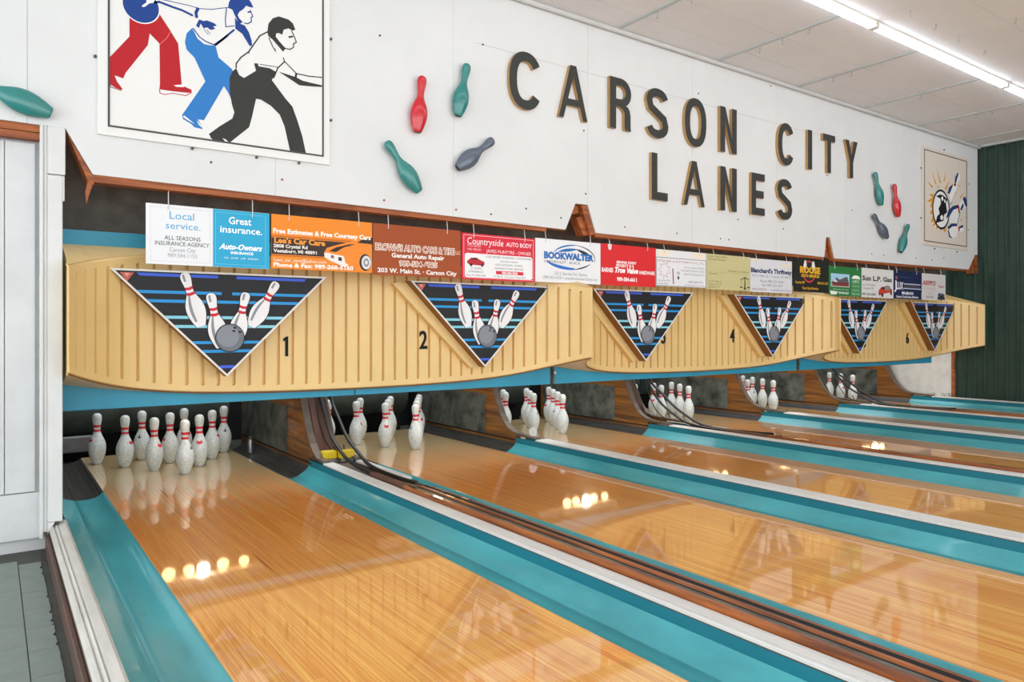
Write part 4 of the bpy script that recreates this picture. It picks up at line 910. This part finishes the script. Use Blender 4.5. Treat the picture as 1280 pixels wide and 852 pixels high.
PG(o, 'car_picture', [(.07, .60), (.12, .53), (.19, .52), (.24, .57), (.29, .60), (.30, .66), (.27, .69), (.10, .68), (.07, .65)], '#b8242e', .001); PG(o, 'car_window', [(.12, .57), (.14, .535), (.19, .53), (.22, .57)], '#4a2a2e', .0012); EL(o, 'tyre', .12, .68, .018, .035, '#2a2526', .0013); EL(o, 'tyre', .265, .68, .018, .035, '#2a2526', .0013)
T(o, '25 YEARS', .185, .775, .045, '#6b6b70', .15); T(o, 'EXPERIENCE', .185, .85, .045, '#6b6b70', .19); T(o, 'Mon-Fri 8:00-5:00', .185, .925, .04, '#55555a', .25)
# 5 dealership
o = banner(2.208, 2.864, 1.369, 1.697, 'white dealership banner with blue oval swoosh logo', '#ebebed', (.15, .83))
def crescent(o, name, cx, cy, rx, ry, a0, a1, t0, t1, col, n=28, lift=.0006):
    w, h = o['w'], o['h']; P = []; Q = []
    for k in range(n+1):
        u = k/n; a_ = a0+(a1-a0)*u; th = t0+(t1-t0)*math.sin(PI*min(1, u*1.0))
        P.append((cx+rx*math.cos(a_), cy-ry*math.sin(a_))); Q.append((cx+(rx-th*.4)*math.cos(a_), cy-(ry-th)*math.sin(a_)))
    m = MB(); v = [(x*w, -lift, (1-y)*h) for x, y in P]+[(x*w, -lift, (1-y)*h) for x, y in Q]
    m.add(v, [(k, k+1, n+2+k, n+1+k) for k in range(n)]); return obj(name, m, ink(col), o, fix=True)
crescent(o, 'swoosh', .58, .40, .33, .31, PI*.92, PI*.45, .01, .04, '#2f74b8'); crescent(o, 'swoosh', .58, .40, .33, .31, PI*.46, -PI*.10, .01, .035, '#54555c')
crescent(o, 'swoosh', .56, .38, .26, .20, PI*.85, PI*.40, .012, .075, '#2f6cb2'); crescent(o, 'swoosh', .56, .38, .28, .20, PI*.43, PI*.05, .02, .09, '#2c3038')
crescent(o, 'swoosh', .50, .42, .36, .27, -PI*.90, -PI*.42, .04, .08, '#2b6fc4'); crescent(o, 'swoosh', .50, .42, .36, .27, -PI*.43, -PI*.12, .01, .04, '#3b3f4c')
T(o, 'BOOKWALTER', .505, .445, .145, '#1e3f78', .76, bold=.06); T(o, 'BOOKWALTER', .50, .44, .14, '#2c78c4', .745, bold=.035, lift=.0012); T(o, 'CHEVROLET · BUICK', .40, .55, .06, '#4c4f56', .55)
T(o, '225 S. Sheridan Rd., Stanton', .53, .82, .075, '#8a8c92', .50); T(o, '(989) 831-4130 • www.BookwalterChevy.com', .53, .92, .07, '#8a8c92', .84)
# 6 hardware
o = banner(2.866, 3.494, 1.368, 1.70, 'plain red hardware store banner', '#d8262a', (.15, .84))
PG(o, 'tape', [(.12, .0), (.19, .0), (.18, .12), (.155, .15), (.13, .12)], '#f0dede', .0006)
T(o, 'BEHIND EVERY', .455, .455, .06, '#fbeaea', .36, bold=.04); T(o, 'PROJECT IS A', .43, .535, .06, '#fbeaea', .32, bold=.04)
T(o, 'BARNES', .115, .68, .10, '#fbeaea', .20, bold=.04); T(o, 'True Value', .455, .68, .13, '#ffffff', .42, bold=.04, shear=.3); T(o, 'HARDWARE', .83, .69, .085, '#fbeaea', .29, bold=.04); T(o, '989-584-6611', .46, .885, .09, '#fbeaea', .36, bold=.045)
# 7 dentist
o = banner(3.496, 4.142, 1.381, 1.695, 'white dental office banner with a bowling doodle', '#e6e6e8', (.155, .855))
FR(o, 'border', .005, .995, .21, .99, .004, '#5c5d66'); R(o, 'tape', .02, .25, .01, .19, '#eee4cf', .0005); R(o, 'tape', .71, .95, .01, .19, '#eee4cf', .0005)
T(o, 'DITTMER & DITTMER D.D.S., P.C.', .5, .335, .055, '#b8707a', .94); T(o, 'Terry L. Dittmer D.D.S.', .96, .47, .05, '#7d7f86', .42, 'R'); T(o, 'Timothy R. Dittmer D.D.S.', .96, .56, .05, '#7d7f86', .48, 'R'); T(o, 'Betty R. Dittmer D.D.S.', .96, .66, .05, '#7d7f86', .42, 'R')
T(o, 'Carson City Office', .03, .86, .04, '#6c6e75', .24, 'L'); T(o, 'Sheridan Office', .03, .945, .04, '#6c6e75', .20, 'L'); T(o, '(989) 584-6770', .78, .87, .05, '#6c6e75', .30); T(o, 'Family dentistry for all ages', .76, .95, .035, '#8d8f96', .38)
m = MB(); w_, h_ = o['w'], o['h']
st = [(.16+.12*(1 if k % 2 else .55)*math.cos(2*PI*k/18), .55+.24*(1 if k % 2 else .6)*math.sin(2*PI*k/18)) for k in range(19)]
flat_line([(x*w_, (1-y)*h_) for x, y in st], .003, -.0006, m); obj('doodle', m, ink('#b06a72'), o, fix=False)
PG(o, 'doodle', [(.31, .50), (.33, .50), (.345, .93), (.325, .93)], '#8c4a50', .0006); EL(o, 'doodle', .43, .75, .02, .05, '#55565e', .0006, 16); EL(o, 'doodle', .43, .62, .03, .05, '#b9bac0', .0006, 16)
# 8 law office
o = banner(4.144, 4.776, 1.373, 1.695, 'pale khaki banner with a pair of scales', '#c9c08c', (.155, .84))
T(o, 'Carson City Law Offices', .04, .09, .05, '#7a744f', .42, 'L'); T(o, 'Attorneys & Counselors', .04, .17, .05, '#7a744f', .38, 'L'); T(o, 'Robert L. Kelley', .96, .47, .05, '#7a744f', .46, 'R'); R(o, 'rule', .03, .97, .505, .512, '#a79f6e'); T(o, 'Telephone', .04, .57, .045, '#7a744f', .2, 'L')
T(o, '115 W. Main St.', .04, .79, .045, '#7a744f', .30, 'L'); T(o, 'Carson City, MI', .04, .87, .045, '#7a744f', .28, 'L'); T(o, '989-584-3111', .04, .95, .045, '#7a744f', .25, 'L')
PG(o, 'scales', [(.862, .58), (.878, .58), (.885, .90), (.905, .96), (.835, .96), (.855, .90)], '#22231c', .0006); PG(o, 'scales', [(.77, .67), (.87, .60), (.97, .66), (.97, .68), (.87, .63), (.77, .69)], '#3a3a2c', .0007)
for x in (.785, .955): PG(o, 'scales', [(x-.035, .88), (x+.035, .88), (x+.02, .92), (x-.02, .92)], '#22231c', .0006); PG(o, 'scales', [(x-.002, .68), (x+.002, .68), (x+.034, .88), (x+.030, .88), (x, .70), (x-.030, .88), (x-.034, .88)], '#6b6848', .0006)
# 9 grocery
o = banner(4.778, 5.445, 1.369, 1.69, 'white grocery banner with navy lettering', '#d9dade', (.13, .86))
R(o, 'tape', .03, .2, .01, .10, '#e6dcc8', .0005); R(o, 'tape', .72, .96, .10, .22, '#e6dcc8', .0005)
T(o, "Blanchard's Thriftway", .5, .415, .13, '#27305e', .98, bold=.04); T(o, '410 S. Main St. • Crystal, MI 48818', .5, .55, .08, '#9a9ca4', .94); T(o, 'Phone 989-235-4543', .5, .70, .075, '#8b8d95', .56); T(o, 'Fax 989-235-4377', .52, .82, .075, '#8b8d95', .50); T(o, 'OPEN SUNDAYS', .2, .945, .06, '#a8606a', .34); T(o, 'www.blanchards.com', .72, .945, .055, '#77798a', .5)
# 10 auto service (hangs higher, slanted wires)
o = banner(5.472, 6.099, 1.393, 1.76, 'black auto service banner with yellow lettering and red disc', '#23241f', (.12, .82))
EL(o, 'red_disc', .43, .43, .19, .31, '#c43a48'); EL(o, 'black_disc', .43, .43, .165, .265, '#2a2b2b', .0008)
PG(o, 'printed_pin', [(.30, .12), (.34, .12), (.36, .25), (.33, .40), (.28, .40), (.27, .27)], '#e6e6e2', .001); PG(o, 'printed_pin', [(.52, .14), (.57, .13), (.60, .30), (.56, .42), (.52, .40), (.50, .25)], '#e6e6e2', .001)
T(o, 'ROOSE', .46, .47, .17, '#e6b42a', .58, bold=.05, lift=.0013); T(o, 'AUTO SERVICES', .46, .585, .075, '#e6b42a', .52, bold=.04, lift=.0013)
T(o, 'Crystal, MI', .17, .77, .065, '#d9a92e', .26, bold=.03); T(o, '989-235-1235', .82, .765, .065, '#d9a92e', .31, bold=.03); T(o, 'Tune Ups & Service', .46, .925, .065, '#d9a92e', .46, bold=.03)
# 11 green building banner
o = banner(6.101, 6.743, 1.368, 1.684, 'green banner with a building picture', '#2f7a3f', (.17, .86))
R(o, 'picture_sky', .06, .62, .25, .70, '#a7d0ea'); PG(o, 'picture_roof', [(.08, .54), (.16, .46), (.22, .38), (.32, .45), (.48, .36), (.55, .33), (.60, .52), (.60, .60), (.08, .60)], '#5b5b62', .0007); PG(o, 'picture_roof', [(.12, .52), (.19, .43), (.27, .54)], '#e9e9ea', .0009); R(o, 'picture_brick', .10, .60, .54, .66, '#7a3a34', .0009); R(o, 'picture_lawn', .06, .62, .66, .70, '#b9b49c', .001)
R(o, 'white_field', .04, .26, .86, .90, '#e6efe6', .0006); PG(o, 'white_field', [(.03, .83), (.26, .85), (.22, .96), (.06, .96)], '#dfeadf', .0005); T(o, 'Financial Services', .36, .80, .05, '#cfe4d2', .46); T(o, '989-584-6565', .44, .93, .075, '#f0f6f0', .30, bold=.03)
R(o, 'panel', .67, .97, .35, .98, '#4c8f5a', .0005); PG(o, 'emblem', [(.68, .38), (.74, .28), (.82, .26), (.92, .29), (.96, .39)], '#f0f4f0', .0008); T(o, 'HPC', .82, .53, .10, '#e2efe4', .2); T(o, 'Credit Union', .82, .66, .045, '#d6e8d8', .24); T(o, 'Carson City', .82, .80, .045, '#d6e8d8', .22); T(o, 'Member Owned', .82, .93, .045, '#d6e8d8', .26)
# 12 gas
o = banner(6.745, 7.434, 1.367, 1.693, 'white gas company banner with a small red truck', '#dcdbd8', (.14, .85))
T(o, 'Sun L.P. Gas', .48, .42, .155, '#3a3a3a', .93, bold=.035); T(o, 'Los 4 Corners', .22, .60, .075, '#77777a', .38); T(o, 'Crystal, MI', .2, .72, .075, '#77777a', .30); T(o, '989-235-4585', .22, .93, .08, '#5c5c60', .42, bold=.02)
PG(o, 'truck_picture', [(.52, .75), (.60, .62), (.70, .60), (.80, .58), (.95, .68), (.95, .78), (.86, .80), (.70, .84), (.60, .90), (.52, .88)], '#c8402e', .0006); EL(o, 'truck_picture', .80, .64, .10, .09, '#8d8d86', .0007); PG(o, 'truck_picture', [(.60, .70), (.66, .60), (.72, .62), (.70, .70)], '#38383a', .0008); EL(o, 'truck_picture', .64, .90, .035, .07, '#3a3a3a', .0008, 18); EL(o, 'truck_picture', .92, .82, .03, .07, '#3a3a3a', .0008, 18); EL(o, 'truck_picture', .55, .86, .025, .06, '#55554f', .0008, 18)
# 13 navy
o = banner(7.436, 8.09, 1.368, 1.697, 'dark navy excavating banner', '#202a4e', (.10, .82))
T(o, 'Residential  Commercial', .35, .24, .05, '#5f6a90', .40); EL(o, 'logo', .10, .26, .04, .07, '#a0596a'); T(o, 'LUX', .22, .66, .26, '#e4e6ec', .24, bold=.03); T(o, 'J', .06, .66, .30, '#e4e6ec', .08, bold=.03); R(o, 'stripe', .36, .98, .44, .48, '#b9bed0'); R(o, 'stripe', .36, .98, .60, .64, '#b9bed0'); T(o, 'EXCAVATING INC.', .67, .57, .075, '#8f7a62', .58)
T(o, '989-584-3101', .49, .84, .10, '#eef0f6', .42, bold=.04); T(o, 'Carson City & Ionia, Michigan', .49, .955, .07, '#eef0f6', .80, bold=.03)
# 14 auto parts, curled
o = banner(8.11, 8.717, 1.370, 1.692, 'white banner with red lettering, last before the green wall', '#d8d6d3', (.09, .80))
T(o, 'ARPPO', .29, .44, .17, '#b0404c', .56, bold=.03, shear=.1); T(o, 'AUTO PARTS', .29, .62, .10, '#d9a6aa', .50); T(o, 'Open', .80, .50, .085, '#c2404c', .22, bold=.03); R(o, 'rule', .04, .60, .66, .668, '#aaa8a6'); T(o, 'Call us', .34, .78, .08, '#cf9ea2', .2); T(o, '584-3484', .32, .93, .09, '#7a7a80', .30)
for x, y, r in ((.74, .80, .08), (.86, .82, .09), (.80, .90, .09), (.70, .92, .06), (.92, .93, .05)): EL(o, 'engine_picture', x, y, r, r*1.1, ['#4a4c50', '#5c5e62', '#3a3b3f', '#55575c', '#46608c'][int(x*100) % 5], .0006+.0001*int(x*10), 14)

# ------------------------------------------------------------------ raised letters on the wall
YL = -1.210
def arc(cx, cz, rx, rz, a0, a1, n=18, e=.86):
    out = []
    for k in range(n+1):
        a_ = a0+(a1-a0)*k/n; c_, s_ = math.cos(a_), math.sin(a_)
        out.append((cx+rx*math.copysign(abs(c_)**e, c_), cz+rz*math.copysign(abs(s_)**e, s_)))
    return out
def letter(ch, x0, x1, z0, z1, label):
    o = thing('sign_letter', label, 'letter', (x0, YW, z0))
    W_, H = x1-x0, z1-z0; t = .068; h = t/2
    mb = MB()
    def strip(pts, w=t, closed=False):
        L, R = stroke(pts, w, closed); n = len(L)
        v = [(p.x, YL-YW, p.y) for p in L]+[(p.x, YL-YW, p.y) for p in R]+[(p.x, 0, p.y) for p in L]+[(p.x, 0, p.y) for p in R]
        m = n if closed else n-1
        F = [(n+i, n+(i+1) % n, (i+1) % n, i) for i in range(m)]
        S = [(i, (i+1) % n, 2*n+(i+1) % n, 2*n+i) for i in range(m)]+[(n+(i+1) % n, n+i, 3*n+i, 3*n+(i+1) % n) for i in range(m)]
        if not closed: S += [(n, 0, 2*n, 3*n), (n-1, 2*n-1, 4*n-1, 3*n-1)]
        mb.add(v, F, 0); mb.add(v, S, 1)
    def pr(poly): mb.prism(poly, YL-YW, 0, side_mi=1, back=False)
    if ch == 'C': strip(arc(W_/2, H/2, W_/2-h, H/2-h*.85, .62, 2*PI-.62, 28))
    elif ch == 'O': strip(arc(W_/2, H/2, W_/2-h, H/2-h*.85, 0, 2*PI*(1-1/36), 35), closed=True)
    elif ch == 'A':
        k = t*.60; za, zb2 = H*.24, H*.37
        def xl(z): return k*1.15+(W_/2-k*1.15)*z/(H*.80)     # inner edge of the left leg
        hole = [(xl(zb2), zb2), (W_-xl(zb2), zb2), (W_/2, H*.80)]
        out = [(0, 0), (k*1.15, 0), (xl(za), za), (W_-xl(za), za), (W_-k*1.15, 0), (W_, 0), (W_/2+k*.72, H), (W_/2-k*.72, H)]
        mb.prism_h([out, hole], YL-YW, 0, 0, 1)
    elif ch == 'R':
        bz0, bz1 = H*.44, H; r = (bz1-bz0)/2; cxx = W_-r
        outb = arc(cxx, (bz0+bz1)/2, r, r, PI/2, -PI/3, 12, 1)
        ri = r-t*.9; inb = arc(cxx, (bz0+bz1)/2, ri, ri, PI/2, -PI/2, 10, 1)
        out = [(0, 0), (t, 0), (t, bz0), (W_*.42, bz0), (W_*.58, bz0-.012), (W_*.68, H*.34), (W_*.68, H*.08), (W_*.70, 0), (W_, 0), (W_*.975, H*.06), (W_*.97, H*.30), (W_*.93, H*.40), (W_*.84, H*.465)]+outb[::-1]+[(0, H)]
        hole = [(t, bz1-t*.9)]+inb+[(t, bz0+t*.9)]
        mb.prism_h([out, hole], YL-YW, 0, 0, 1)
    elif ch == 'S':
        r = W_/2-h
        P = arc(W_/2, H*.735, r, H*.265-h, .25, PI*1.0, 12, .9)+[(W_*.14+h*.5, H*.60), (W_*.5, H*.5), (W_*.86-h*.5, H*.40)]+arc(W_/2, H*.265, r, H*.265-h, 0, -PI*.92, 12, .9)
        strip(P)
    elif ch == 'N':
        pr([(0, 0), (t, 0), (t, H*.70), (W_-t*1.05, 0), (W_, 0), (W_, H), (W_-t, H), (W_-t, H*.30), (t*1.05, H), (0, H)])
    elif ch == 'I': pr([(0, 0), (W_, 0), (W_, H), (0, H)])
    elif ch == 'T': pr([(W_/2-h, 0), (W_/2+h, 0), (W_/2+h, H-t), (W_, H-t), (W_, H), (0, H), (0, H-t), (W_/2-h, H-t)])
    elif ch == 'Y': pr([(W_/2-h, 0), (W_/2+h, 0), (W_/2+h, H*.42), (W_, H), (W_-t*1.1, H), (W_/2, H*.58), (t*1.1, H), (0, H), (W_/2-h, H*.42)])
    elif ch == 'L': pr([(0, 0), (W_, 0), (W_, t), (t, t), (t, H), (0, H)])
    elif ch == 'E': pr([(0, 0), (W_, 0), (W_, t), (t, t), (t, H/2-h), (W_*.92, H/2-h), (W_*.92, H/2+h), (t, H/2+h), (t, H-t), (W_, H-t), (W_, H), (0, H)])
    me = mb.mesh('letter_body', [M_LETTER, M_GOLD]); put('letter_body', me, o)
for ch, x0, x1, z0, z1, l in [('C', 1.915, 2.207, 2.612, 3.02, 'letter C starting the word CARSON'), ('A', 2.37, 2.651, 2.612, 3.02, 'letter A in CARSON'), ('R', 2.89, 3.12, 2.612, 3.02, 'letter R in CARSON'), ('S', 3.30, 3.556, 2.607, 3.02, 'letter S in CARSON'), ('O', 3.765, 4.042, 2.607, 3.02, 'letter O in CARSON'), ('N', 4.235, 4.464, 2.612, 3.02, 'letter N ending CARSON'),
        ('C', 5.095, 5.357, 2.617, 3.018, 'letter C starting CITY'), ('I', 5.592, 5.662, 2.625, 3.02, 'letter I in CITY'), ('T', 5.86, 6.079, 2.63, 3.025, 'letter T in CITY'), ('Y', 6.275, 6.511, 2.63, 3.025, 'letter Y ending CITY'),
        ('L', 3.36, 3.549, 2.09, 2.48, 'letter L starting LANES'), ('A', 3.75, 4.021, 2.086, 2.475, 'letter A in LANES'), ('N', 4.235, 4.464, 2.085, 2.48, 'letter N in LANES'), ('E', 4.685, 4.882, 2.087, 2.478, 'letter E in LANES'), ('S', 5.085, 5.321, 2.078, 2.474, 'letter S ending LANES')]:
    kf = (YL+5.504)/(-1.235+5.504)
    x0 -= .004; x0, x1 = [(x+1.102)*kf-1.102 for x in (x0, x1)]; z0, z1 = [(z-1.016)*kf+1.016 for z in (z0, z1)]
    letter(ch, x0, x1, z0, z1, 'raised charcoal %s with gold sides' % l)

# ------------------------------------------------------------------ real pins hung on the wall
def wall_pin(top, base, mat, label):
    B = Vector((base[0], 0, base[1])); T_ = Vector((top[0], 0, top[1])); d = T_-B
    ang = math.atan2(d.x, d.z)
    o = thing('wall_pin', label, 'bowling pin', (B.x, YW-.038, B.z), (0, ang, 0))
    mb = MB(); mb.lathe(PROF, 24)
    me = mb.mesh('body', mat)
    for v in me.vertices: v.co.y *= .62
    put('body', me, o)
    m = MB(); m.cyl((0, 0, -.0015), (0, 0, .0005), .024, n=16); e = m.mesh('base_disc', M_LETTER)
    for v in e.vertices: v.co.y *= .62
    put('base_disc', e, o)
for t, b, m_, l in [((1.22, 2.69), (1.181, 2.31), M_REDPIN, 'glossy red pin hung upright left of the word CARSON'), ((1.569, 2.845), (1.492, 2.47), M_TEALPIN, 'glossy teal pin hung high, right of a red pin and near the letter C'), ((.959, 2.216), (1.196, 1.921), M_TEALPIN, 'teal pin leaning left beneath the red pin near the bowler poster'), ((1.799, 2.363), (1.489, 2.114), M_GREYPIN, 'slate grey pin lying nearly flat left of the word LANES'),
        ((6.902, 2.758), (7.038, 2.402), M_TEALPIN, 'teal pin leaning left just right of the word CITY'), ((7.319, 2.673), (7.409, 2.305), M_REDPIN, 'red pin hung left of the small ball poster'), ((6.86, 2.292), (7.168, 2.047), M_GREYPIN, 'slate grey pin below the far teal and red pins'), ((7.648, 2.251), (7.463, 1.902), M_TEALPIN, 'teal pin leaning right below the far red pin'), ((-1.213, 2.20), (-.862, 2.086), M_TEALPIN, 'teal pin lying sideways above the white door')]:
    wall_pin(t, b, m_, l)

# ------------------------------------------------------------------ posters
CM = {'red': '#b5141f', 'white': '#eeedea', 'pink': '#e26a70', 'dkred': '#7d1a24', 'navy': '#153f8a', 'blue': '#2b78c0', 'dark': '#30312d', 'black': '#1a1a1c', 'orange': '#e3a23c'}
def poster(label, x0, x1, z0, z1, ix0, ix1, iz0, iz1, face, art, navy, bolts):
    o = thing('wall_poster', label, 'poster', (0, 0, 0))
    m = MB(); m.bbox(x0, x1, YW-.017, YW-.001, z0, z1, .002); bd = obj('board', m, ink(face), o)
    yb = YW-.0175; m = MB(); t = .009
    for a_, b_, c_, d_ in ((ix0, ix1, iz0, iz0+t), (ix0, ix1, iz1-t, iz1), (ix0, ix0+t, iz0+t, iz1-t), (ix1-t, ix1, iz0+t, iz1-t)): m.box(a_, b_, YW-.021, YW-.0171, c_, d_)
    obj('inner_frame', m, ink('#4b4642'), o)
    for k, c, l, w, pts in art:
        m = MB(); y = yb-.00025*(l+1)
        if k == 'p': flat(pts, y, m)
        elif k == 'l': flat_line(pts, w, y, m)
        else: disc(pts[0][0], pts[0][1], w, y, m)
        h = CM[c]
        if navy and c == 'navy': h = '#243a6b'
        obj({'p': 'printed_shape', 'l': 'printed_line', 'c': 'printed_disc'}[k], m, ink(h), bd, fix=False)
    for x, z in bolts:
        m = MB(); m.cyl((x, YW, z), (x, YW-.012, z), .008, n=8); obj('bolt', m, M_SCREW, o)
poster('large white poster of three printed bowlers in red, blue and black', -.659, .588, 2.02, 3.30, -.612, .549, 2.065, 3.25, '#e8e7e4', ART1, False, [(-.668, 2.42), (-.2, 2.012), (.15, 2.01), (.40, 2.01), (.60, 2.30), (.60, 2.80)])
ring = [('l', 'black', 4, .026, [(8.493+.215*math.cos(2*PI*k/40), 2.495+.235*math.sin(2*PI*k/40)) for k in range(41)]), ('p', 'white', 3, 0, [(8.493+.215*math.cos(2*PI*k/40), 2.495+.235*math.sin(2*PI*k/40)) for k in range(40)])]
poster('small cream poster of a ball smashing navy and white pins', 8.03, 9.23, 2.03, 3.22, 8.063, 9.19, 2.075, 3.185, '#ded3c6', ART2+ring, True, [(8.01, 2.35), (8.01, 2.95), (9.26, 2.3), (9.26, 2.9), (8.6, 3.25), (8.35, 2.0), (8.95, 2.0)])

# ------------------------------------------------------------------ ceiling lights and hooks
def light_strip(x0, x1, y, label):
    o = thing('light_strip', label, 'ceiling light', ((x0+x1)/2, y, 3.43))
    h = (x1-x0)/2
    m = MB(); m.bbox(-h, h, -.036, .036, -.02, 0, .004); obj('housing', m, M_LAMPCASE, o)
    m = MB(); m.bbox(-h+.03, h-.03, -.032, .032, -.05, -.0205, .01); obj('diffuser', m, M_TUBE, o)
    for s in (-1, 1):
        m = MB(); m.bbox(s*h-.029*(s > 0), s*h+.029*(s < 0), -.034, .034, -.052, -.0205, .004); obj('end_cap', m, M_LAMPCASE, o)
for k in range(4):
    x0 = -.31+2.44*k
    light_strip(x0, x0+2.43, -2.46, ['slim ceiling tube over the first lane, first of the row', 'slim ceiling tube over the second lane, second of the row', 'slim lit ceiling tube crossing the top right, third of the row', 'slim lit ceiling tube ending at the green wall'][k])
for j, y in enumerate((-5.2, -7.9)):  # two more tube rows, out of view, added to light the hall
    for k in range(4):
        x0 = -.31+2.44*k
        light_strip(x0, x0+2.43, y, 'added unseen ceiling tube, %s of the row %s' % (['first', 'second', 'third', 'fourth'][k], ['over the mid lanes', 'over the far approach'][j]))
m = MB(); m.tube([(0, 0, .0), (0, 0, -.03), (.004, 0, -.042), (.012, 0, -.044), (.016, 0, -.036)], .0035, 6); HK = m.mesh('shank', M_CHROME)
BN = {4.24: 'third', 5.45: 'fourth', 6.68: 'fifth', 7.9: 'sixth', 3.02: 'second'}
hk = [(4.235, -2.113, 'third batten, outermost'), (4.242, -1.861, 'third batten, middle'), (4.253, -1.636, 'third batten, nearest the wall'), (5.45, -2.064, 'fourth batten, outermost'), (5.45, -1.772, 'fourth batten, middle'), (5.45, -1.592, 'fourth batten, nearest the wall'), (6.68, -1.815, 'fifth batten, nearest the wall'), (6.68, -2.072, 'fifth batten, outer one'), (7.9, -1.84, 'sixth batten, middle'), (7.9, -1.657, 'sixth batten, nearest the wall'), (7.9, -2.0, 'sixth batten, outermost'), (3.02, -1.62, 'second batten, nearest the wall'), (3.02, -1.95, 'second batten, outer one'),
      (4.577, -2.735, 'ceiling just past the light joint'), (4.996, -2.729, 'ceiling behind the lit tube, second from the joint'), (5.396, -2.722, 'ceiling behind the lit tube, third from the joint'), (5.9, -2.72, 'ceiling behind the lit tube, fourth from the joint'), (5.376, -3.146, 'ceiling at the top right corner'), (4.5, -3.1, 'ceiling at the top edge'), (3.6, -2.74, 'ceiling behind the second tube')]
for x, y, l in hk:
    o = thing('ceiling_hook', 'tiny metal hook on the %s' % l, 'hook', (x, y, 3.43 if y < -2.42 else 3.419), (0, 0, random.uniform(0, 3)), 'small hooks along the ceiling')
    put('shank', HK, o)
